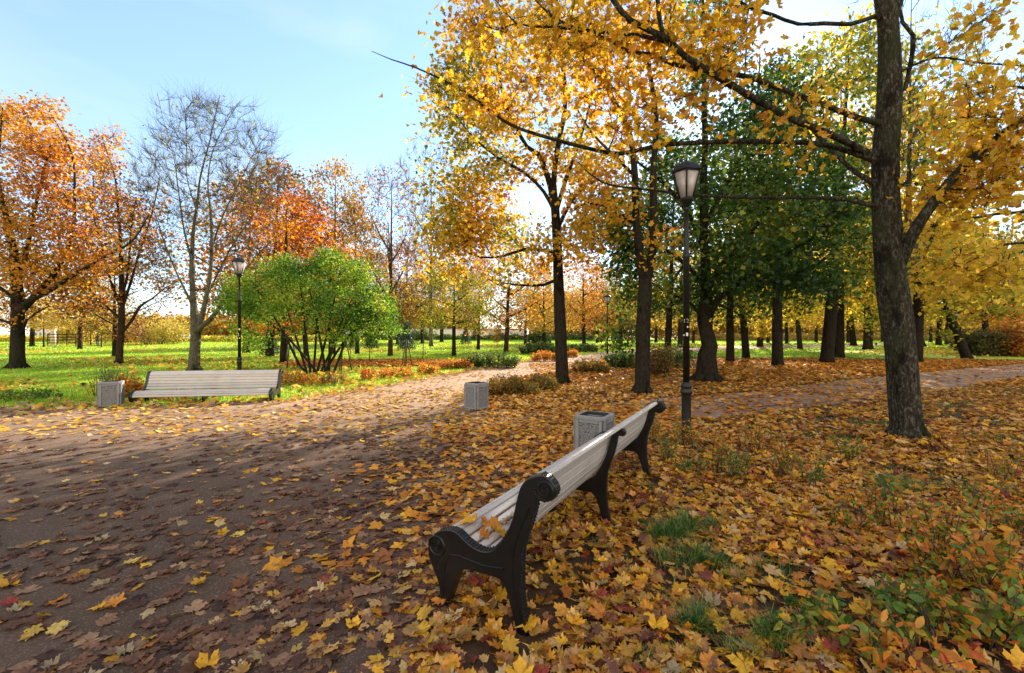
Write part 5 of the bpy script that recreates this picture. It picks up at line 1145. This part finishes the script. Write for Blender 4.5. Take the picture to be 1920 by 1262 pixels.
# small spruces
def spruce(px, py, h, label):
    b = G(px, py); root = empty('young_spruce', b, 0, label, 'tree', 'small dark spruces on the lawn')
    V, Fl = tube([(0, 0, -.05), (0, 0, h)], [.05, .01], 6); npmesh('trunk', V, Fl, M['bark'], root)
    n = 2600; z = rng.uniform(.08, 1, n); tier = np.floor(z*8)/8; a = rng.uniform(0, 6.28, n); rr = (1-tier)*h*.36*np.sqrt(rng.uniform(0, 1, n))+.03
    p = np.stack([np.cos(a)*rr, np.sin(a)*rr, z*h-rr*.12], 1); V, Fl = leaves(p, .09*h/2, 'quad', .5); npmesh('crown', V, Fl, M['spruce'], root)
for px, py, h, lab in [(697, 655, 2.6, 'small dark spruce right of the green bush'), (762, 657, 3.0, 'small dark spruce behind the young staked tree'), (873, 646, 2.9, 'small dark spruce right of the yellow-green tree trunk'), (935, 640, 3.0, 'small dark spruce left of the spreading orange tree'), (890, 640, 3., 'far small dark spruce beside the pinkish tree'), (507, 668, 2.4, 'dark little spruce left of the bush stems')]:
    spruce(px, py, h, lab)

# ------------------------------------------------------------------ buildings, car, person
def box(bm, x0, x1, y0, y1, z0, z1):
    vs = bmesh.ops.create_cube(bm, size=1)['verts']
    for v in vs: v.co = (x0+(x1-x0)*(v.co.x+.5), y0+(y1-y0)*(v.co.y+.5), z0+(z1-z0)*(v.co.z+.5))
def boxes(name, bl, mat, parent=None, bev=0):
    bm = bmesh.new()
    for b in bl: box(bm, *b)
    if bev: bmesh.ops.bevel(bm, geom=bm.edges[:], offset=bev, segments=2, affect='EDGES')
    me = bpy.data.meshes.new(name); bm.to_mesh(me); bm.free(); return link(name, me, mat, parent)
def building(name, px0, px1, Y, htop, floors, cols, label, wall, depth=14):
    x0, x1 = (px0-CX)/F*Y, (px1-CX)/F*Y; root = empty(name, (x0, Y, float(gz(0, Y))), 0, label, 'building'); Wd = x1-x0
    boxes('wall', [(0, Wd, 0, depth, -1, htop)], wall, root); boxes('roof', [(-.4, Wd+.4, -.4, depth+.4, htop, htop+.5)], M['roof_grey'], root)
    fh = htop/floors; cw = Wd/cols
    for i in range(floors):
        for j in range(cols):
            boxes('window', [(j*cw+cw*.28, j*cw+cw*.72, -.06, .1, i*fh+fh*.3, i*fh+fh*.78)], M['window'], root)
building('apartment_building', 55, 130, 165, 9, 3, 9, 'pale building with rows of windows far off at the left', M['wall_pale'])
building('apartment_building', 128, 142, 168, 13, 4, 2, 'narrow taller pale building right of the wide pale one at the left', M['wall_pink'])
building('low_building', 1385, 1470, 130, 4.5, 1, 8, 'low grey building far behind the straight trunks on the right', M['wall_pale'], 8)
def pale_wall():
    Y = 121; x0, x1 = (560-CX)/F*Y, (985-CX)/F*Y; root = empty('boundary_wall', (x0, Y, float(gz(0, Y))), 0, 'long pale wall beyond the middle lawn behind the trunks', 'wall')
    boxes('wall', [(0, x1-x0, 0, .4, -1, 2.9)], M['wall_pale'], root); boxes('coping', [(-.1, x1-x0+.1, -.08, .48, 2.9, 3.05)], M['roof_grey'], root)
pale_wall()
q = G(100, 648); r_ = empty('advertising_pillar', q, 0, 'pinkish round advertising pillar far off right of the broad oak', 'pillar')
lathe('column', [(.30, 0), (.30, 2.6)], 20, M['wall_pink'], r_); lathe('cap', [(.38, 2.6), (.38, 2.75), (.2, 3.0), (.02, 3.05)], 20, M['roof_grey'], r_)
q = G(116, 649); r_ = empty('park_fence', q, 0, 'low dark reddish fence beside the round pillar at the far left', 'fence')
boxes('rail', [(-2, 2, -.03, .03, z, z+.12) for z in (.4, .8, 1.2, 1.6)], M['bark_red'], r_); boxes('post', [(x-.05, x+.05, -.05, .05, 0, 1.8) for x in (-2, -.7, .7, 2)], M['bark_red'], r_)
def car(px, py, label):
    q = G(px, py); root = empty('parked_car', q, R(8), label, 'car'); bm = bmesh.new()
    side = [(-2.1, .35), (-2.15, .75), (-1.5, .92), (-.9, 1.42), (.7, 1.45), (1.5, .98), (2.1, .85), (2.15, .4)]
    f = bm.faces.new([bm.verts.new((x, -.85, z)) for x, z in side]); r = bmesh.ops.extrude_face_region(bm, geom=[f])
    for v in r['geom']:
        if isinstance(v, bmesh.types.BMVert): v.co.y = .85
    for v in bm.verts:
        if v.co.z > 1.3: v.co.y *= .8
    bmesh.ops.recalc_face_normals(bm, faces=bm.faces[:]); bmesh.ops.bevel(bm, geom=bm.edges[:], offset=.06, segments=3, affect='EDGES')
    me = bpy.data.meshes.new('body'); bm.to_mesh(me); bm.free(); link('body', me, M['car_paint'], root)
    for x0, x1, x2, x3 in ((-1.25, -.15, -.15, -.85), (-.05, 1.15, .7, -.05)):
        npmesh('window', np.array([(x0, -.862, .95), (x1, -.862, .95), (x2, -.74, 1.36), (x3, -.74, 1.36), (x0, -.82, .95), (x1, -.82, .95), (x2, -.69, 1.36), (x3, -.69, 1.36)]), [np.array([[0, 1, 2, 3], [7, 6, 5, 4], [0, 4, 5, 1], [3, 2, 6, 7], [1, 5, 6, 2], [0, 3, 7, 4]])], M['window'], root)
    for x in (-1.35, 1.35):
        for y in (-.78, .78):
            a = lathe('wheel', [(.31, -.1), (.34, -.06), (.34, .06), (.31, .1)], 20, M['tyre'], root); a.location = (x, y, .33); a.rotation_euler = (math.pi/2, 0, 0)
car(350, 641, 'pale blue-white car parked far off, half hidden by the bare tree trunk')
def person(px, py, label):
    q = G(px, py); root = empty('person', q, R(200), label, 'person')
    me = bpy.data.meshes.new('body'); bm = bmesh.new(); sk = bm.verts.layers.skin.verify()
    pts = {'pel': (0, 0, .95, .15), 'ch': (0, .0, 1.35, .17), 'nk': (0, 0, 1.50, .06), 'hd': (0, .02, 1.60, .095), 'ht': (0, .01, 1.70, .08), 'sl': (-.19, 0, 1.42, .07), 'el': (-.25, .02, 1.13, .05), 'hl': (-.24, .12, .9, .035),
           'sr': (.19, 0, 1.42, .07), 'er': (.25, -.03, 1.13, .05), 'hr': (.24, -.02, .88, .035), 'hpl': (-.10, 0, .88, .10), 'kl': (-.11, .10, .5, .07), 'al': (-.11, .05, .08, .05), 'tl': (-.11, .2, .04, .04), 'hpr': (.10, 0, .88, .10), 'kr': (.11, -.02, .5, .07), 'ar': (.11, -.22, .12, .05), 'tr': (.11, -.12, .04, .04)}
    vs = {k: bm.verts.new(v[:3]) for k, v in pts.items()}
    for k, v in pts.items(): vs[k][sk].radius = (v[3], v[3]*.8)
    vs['pel'][sk].use_root = True
    for e in ('pel ch', 'ch nk', 'nk hd', 'hd ht', 'ch sl', 'sl el', 'el hl', 'ch sr', 'sr er', 'er hr', 'pel hpl', 'hpl kl', 'kl al', 'al tl', 'pel hpr', 'hpr kr', 'kr ar', 'ar tr'):
        a, b = e.split(); bm.edges.new((vs[a], vs[b]))
    bm.to_mesh(me); bm.free(); o = link('body', me, M['coat'], root); o.modifiers.new('skin', 'SKIN'); o.modifiers.new('sub', 'SUBSURF').render_levels = 1
    bm = bmesh.new(); bmesh.ops.create_uvsphere(bm, u_segments=12, v_segments=8, radius=.10, matrix=Matrix.Translation((0, -.01, 1.68))@Matrix.Diagonal((.95, 1.05, .8, 1)))
    me = bpy.data.meshes.new('hair'); bm.to_mesh(me); bm.free(); link('hair', me, M['hair'], root)
person(183, 651, 'person in dark clothes walking on the far left lawn')

# ------------------------------------------------------------------ foreground seedlings, grass tufts, single leaves
def seedling(px, py, h, spread, nst, per, mat, label, size=.055):
    nst = int(nst*1.6); spread *= 1.15; h *= 1.1; size *= .8; per = int(per*1.25)
    b = G(px, py); root = empty('seedling', b, 0, label, 'plant', 'leafy seedlings among the fallen leaves'); parts = []; tips = []
    for i in range(nst):
        a = rng.uniform(0, 6.28); l = spread*rng.uniform(.2, 1); hh = h*rng.uniform(.6, 1.05); x0, y0 = rng.normal(0, spread*.25, 2)
        p = [(x0, y0, -.02), (x0+math.cos(a)*l*.3, y0+math.sin(a)*l*.3, hh*.4), (x0+math.cos(a)*l*.7, y0+math.sin(a)*l*.7, hh*.78), (x0+math.cos(a)*l, y0+math.sin(a)*l, hh)]
        parts.append(tube(p, [.0045, .0035, .0028, .0015], 5)); c = catmull([(*q, 0) for q in p], .02)[:, :3]; c = c[int(len(c)*.3):]
        tips.append(c[rng.integers(0, len(c), per)]+rng.normal(0, .022, (per, 3)))
    V, Fl = join(parts); npmesh('stem', V, Fl, M['twig'], root)
    t = np.vstack(tips); V, Fl = leaves(t, size, 'oval', None, .2); npmesh('foliage', V, Fl, mat, root)
S, Gm = M['seedling'], M['seedling_green']
for px, py, h, sp, n, per, mt, lab, sz in [
    (1228, 838, .42, .12, 8, 16, S, 'green-yellow seedling between the far end of the bench and the lamp', .05),
    (1290, 842, .40, .22, 12, 16, S, 'seedling hiding the foot of the tall lamp', .05), (1352, 892, .46, .20, 11, 15, S, 'green and orange seedling right of the lamp foot', .05), (1420, 850, .42, .22, 10, 15, S, 'orange-tinted seedling behind the row beside the lamp', .05),
    (1468, 895, .42, .20, 9, 14, S, 'thin orange seedling with bare stems between lamp and maple trunk', .05), (1522, 916, .36, .18, 8, 12, Gm, 'sparse greenish seedling left of the maple foot', .045), (1590, 862, .26, .2, 8, 10, Gm, 'low green seedling near the left side of the maple foot', .05),
    (1300, 890, .24, .2, 8, 10, Gm, 'low green seedling in front of the lamp foot', .05), (1640, 985, .40, .20, 9, 15, S, 'orange-leaved seedling with dark stems in the middle of the leaf carpet', .055), (1600, 1000, .26, .16, 7, 10, S, 'small seedling left of the orange one', .05),
    (1745, 1090, .34, .18, 8, 12, S, 'reddish orange seedling in the right foreground', .062), (1852, 1120, .44, .24, 10, 14, S, 'tall orange seedling near the right edge', .065), (1905, 1010, .30, .2, 9, 12, S, 'seedling with yellow leaves at the right edge', .055),
    (1800, 1215, .30, .20, 9, 11, S, 'orange and green seedling near the bottom right', .068), (1545, 1185, .22, .16, 7, 9, Gm, 'dark green seedling near the bottom', .068), (1660, 1250, .26, .20, 9, 9, S, 'green and red seedling at the bottom edge', .07),
    (1480, 1215, .16, .14, 6, 7, Gm, 'small green seedling beside the large grass tuft at the bottom', .062), (1895, 1230, .30, .18, 8, 12, Gm, 'green seedling in the bottom right corner', .068), (1690, 1165, .2, .16, 6, 9, Gm, 'low green seedling left of the reddish one', .06), (1800, 960, .3, .2, 7, 10, S, 'small orange seedling right of the maple grass', .05),
    (1880, 905, .34, .2, 8, 12, S, 'yellowish seedling at the right edge above the grass tuft', .05), (1760, 1035, .36, .2, 9, 13, S, 'upright orange seedling just above the reddish orange one', .058), (1912, 1165, .42, .2, 9, 13, S, 'tall red-tinted seedling cut by the right edge', .065), (1725, 1215, .30, .18, 8, 11, Gm, 'green seedling below the reddish orange one', .062), (1380, 905, .34, .16, 8, 12, Gm, 'upright green seedling between the lamp seedling and the thin orange one', .05), (1255, 870, .34, .14, 7, 12, Gm, 'green seedling beside the far bench leg', .048)]:
    seedling(px, py, h, sp, n, per, mt, lab, sz)
def tuft(px, py, r, h, n, label):
    n = int(n*.75); h *= 1.25; b = G(px, py); root = empty('grass_tuft', b, 0, label, 'grass', 'dark green grass tufts in the leaf carpet')
    nc = 6; cc = rng.normal(0, r*.6, (nc, 2))*[1.5, .9]; ci = rng.integers(0, nc, n); q = cc[ci]+rng.normal(0, r*.22, (n, 2))
    hs = np.array([h*f for f in rng.uniform(.45, 1.25, nc)])[ci]; k = 3; Vs = []
    parts = []
    for g_ in range(nc):
        m = ci == g_
        if m.sum(): parts.append(blades(np.column_stack([q[m], np.zeros(m.sum())]), float(hs[m][0]), .005, .8))
    V, Fl = join(parts)
    npmesh('blade', V, Fl, M['grass_dark'], root)
for px, py, r, h, n, lab in [(1288, 1015, .13, .18, 1500, 'dense dark grass tuft right of the middle of the near bench'), (1335, 1062, .17, .13, 1000, 'low grass tuft just below the dense dark one'), (1345, 1200, .15, .16, 1500, 'bright grass tuft near the bottom between bench and seedlings'),
                             (1300, 1240, .12, .08, 300, 'thin grass tuft at the bottom edge'), (1705, 915, .28, .12, 900, 'wide grass tuft in front of the large maple trunk'), (1850, 925, .32, .10, 900, 'grass tuft right of the maple trunk'), (1125, 1030, .07, .07, 120, 'tiny grass tuft beside the middle bench leg'),
                             (1440, 1075, .12, .09, 200, 'thin grass blades in the leaves right of the tufts'), (1500, 965, .2, .08, 260, 'thin grass in the middle of the leaf carpet'), (1215, 925, .15, .07, 260, 'small leafy grass clump by the far bench leg')]:
    tuft(px, py, r, h, n, lab)

# single fallen leaves: the ones that show largest, each an object
protos = {}
for cn in ('yellow', 'orange', 'red', 'brown', 'pale'):
    for k in range(3):
        TV, TF = T_hi([-.3, .35, .6][k], [.1, -.12, .05][k], .06); TV = TV.copy(); TV[1:] += rng.normal(0, .02, (len(TV)-1, 3))*[1, 1, 2]
        o = npmesh('leaf', TV, [TF], M['leaf_'+cn]); protos[cn, k] = o.data; bpy.data.objects.remove(o)
def leaf_at(x, y, z, cn, size, tilt, label, group, name='fallen_leaf'):
    o = bpy.data.objects.new(name, protos[cn, random.randrange(3)]); col.objects.link(o)
    o.location = (x, y, z); o.rotation_euler = (random.gauss(0, tilt), random.gauss(0, tilt), random.uniform(0, 6.28)); s = size*random.uniform(.75, 1.25); o.scale = (s, s*random.uniform(.85, 1.1), s)
    tag(o, label, 'leaf', group)
spots = []
while len(spots) < 190:
    y = 1.75+abs(random.gauss(0, 1.0)); x = random.uniform(-1.2*y, 1.2*y)
    if y > 4.2: continue
    spots.append((x, y))
for x, y in spots:
    if onpath(np.array([x]), np.array([y]))[0]:
        if random.random() < .45: continue
        cn = random.choices(('yellow', 'orange', 'brown', 'pale', 'red'), (3, 2, 5, 3, .3))[0]
        leaf_at(x, y, .022, cn, .088, .12, '%s maple leaf lying on the dark path in the foreground' % cn, '%s leaves on the near path' % cn)
    else:
        cn = random.choices(('yellow', 'orange', 'red', 'brown', 'pale'), (5, 3, 1.2, 2, 3))[0]
        leaf_at(x, y, .065, cn, .094, .25, '%s maple leaf on top of the leaf carpet in the right foreground' % cn, '%s leaves on the near carpet' % cn)
# leaves lying on the near bench's seat
bd = Vector((.4916, .8708, 0)); bf = Vector((-.8708, .4916, 0)); b0 = Vector((.093, 2.30, 0))
for l, s_, h_, cn, sz, lab in [(.16, .50, .475, 'yellow', .15, 'big yellow maple leaf lying at the near end of the bench seat'), (.24, .40, .435, 'orange', .12, 'orange leaf beside the big yellow leaf on the bench seat'), (.20, .30, .415, 'yellow', .11, 'smaller yellow leaf at the back of the bench seat'), (.40, .36, .42, 'pale', .11, 'pale leaf farther along the bench seat'), (.52, .27, .425, 'yellow', .10, 'yellow leaf against the bench backrest'), (.14, .38, .425, 'orange', .1, 'orange leaf against the iron end of the bench')]:
    p = b0+bd*l+bf*s_; leaf_at(p.x, p.y, h_, cn, sz, .35, lab, 'leaves on the bench seat', 'fallen_leaf')
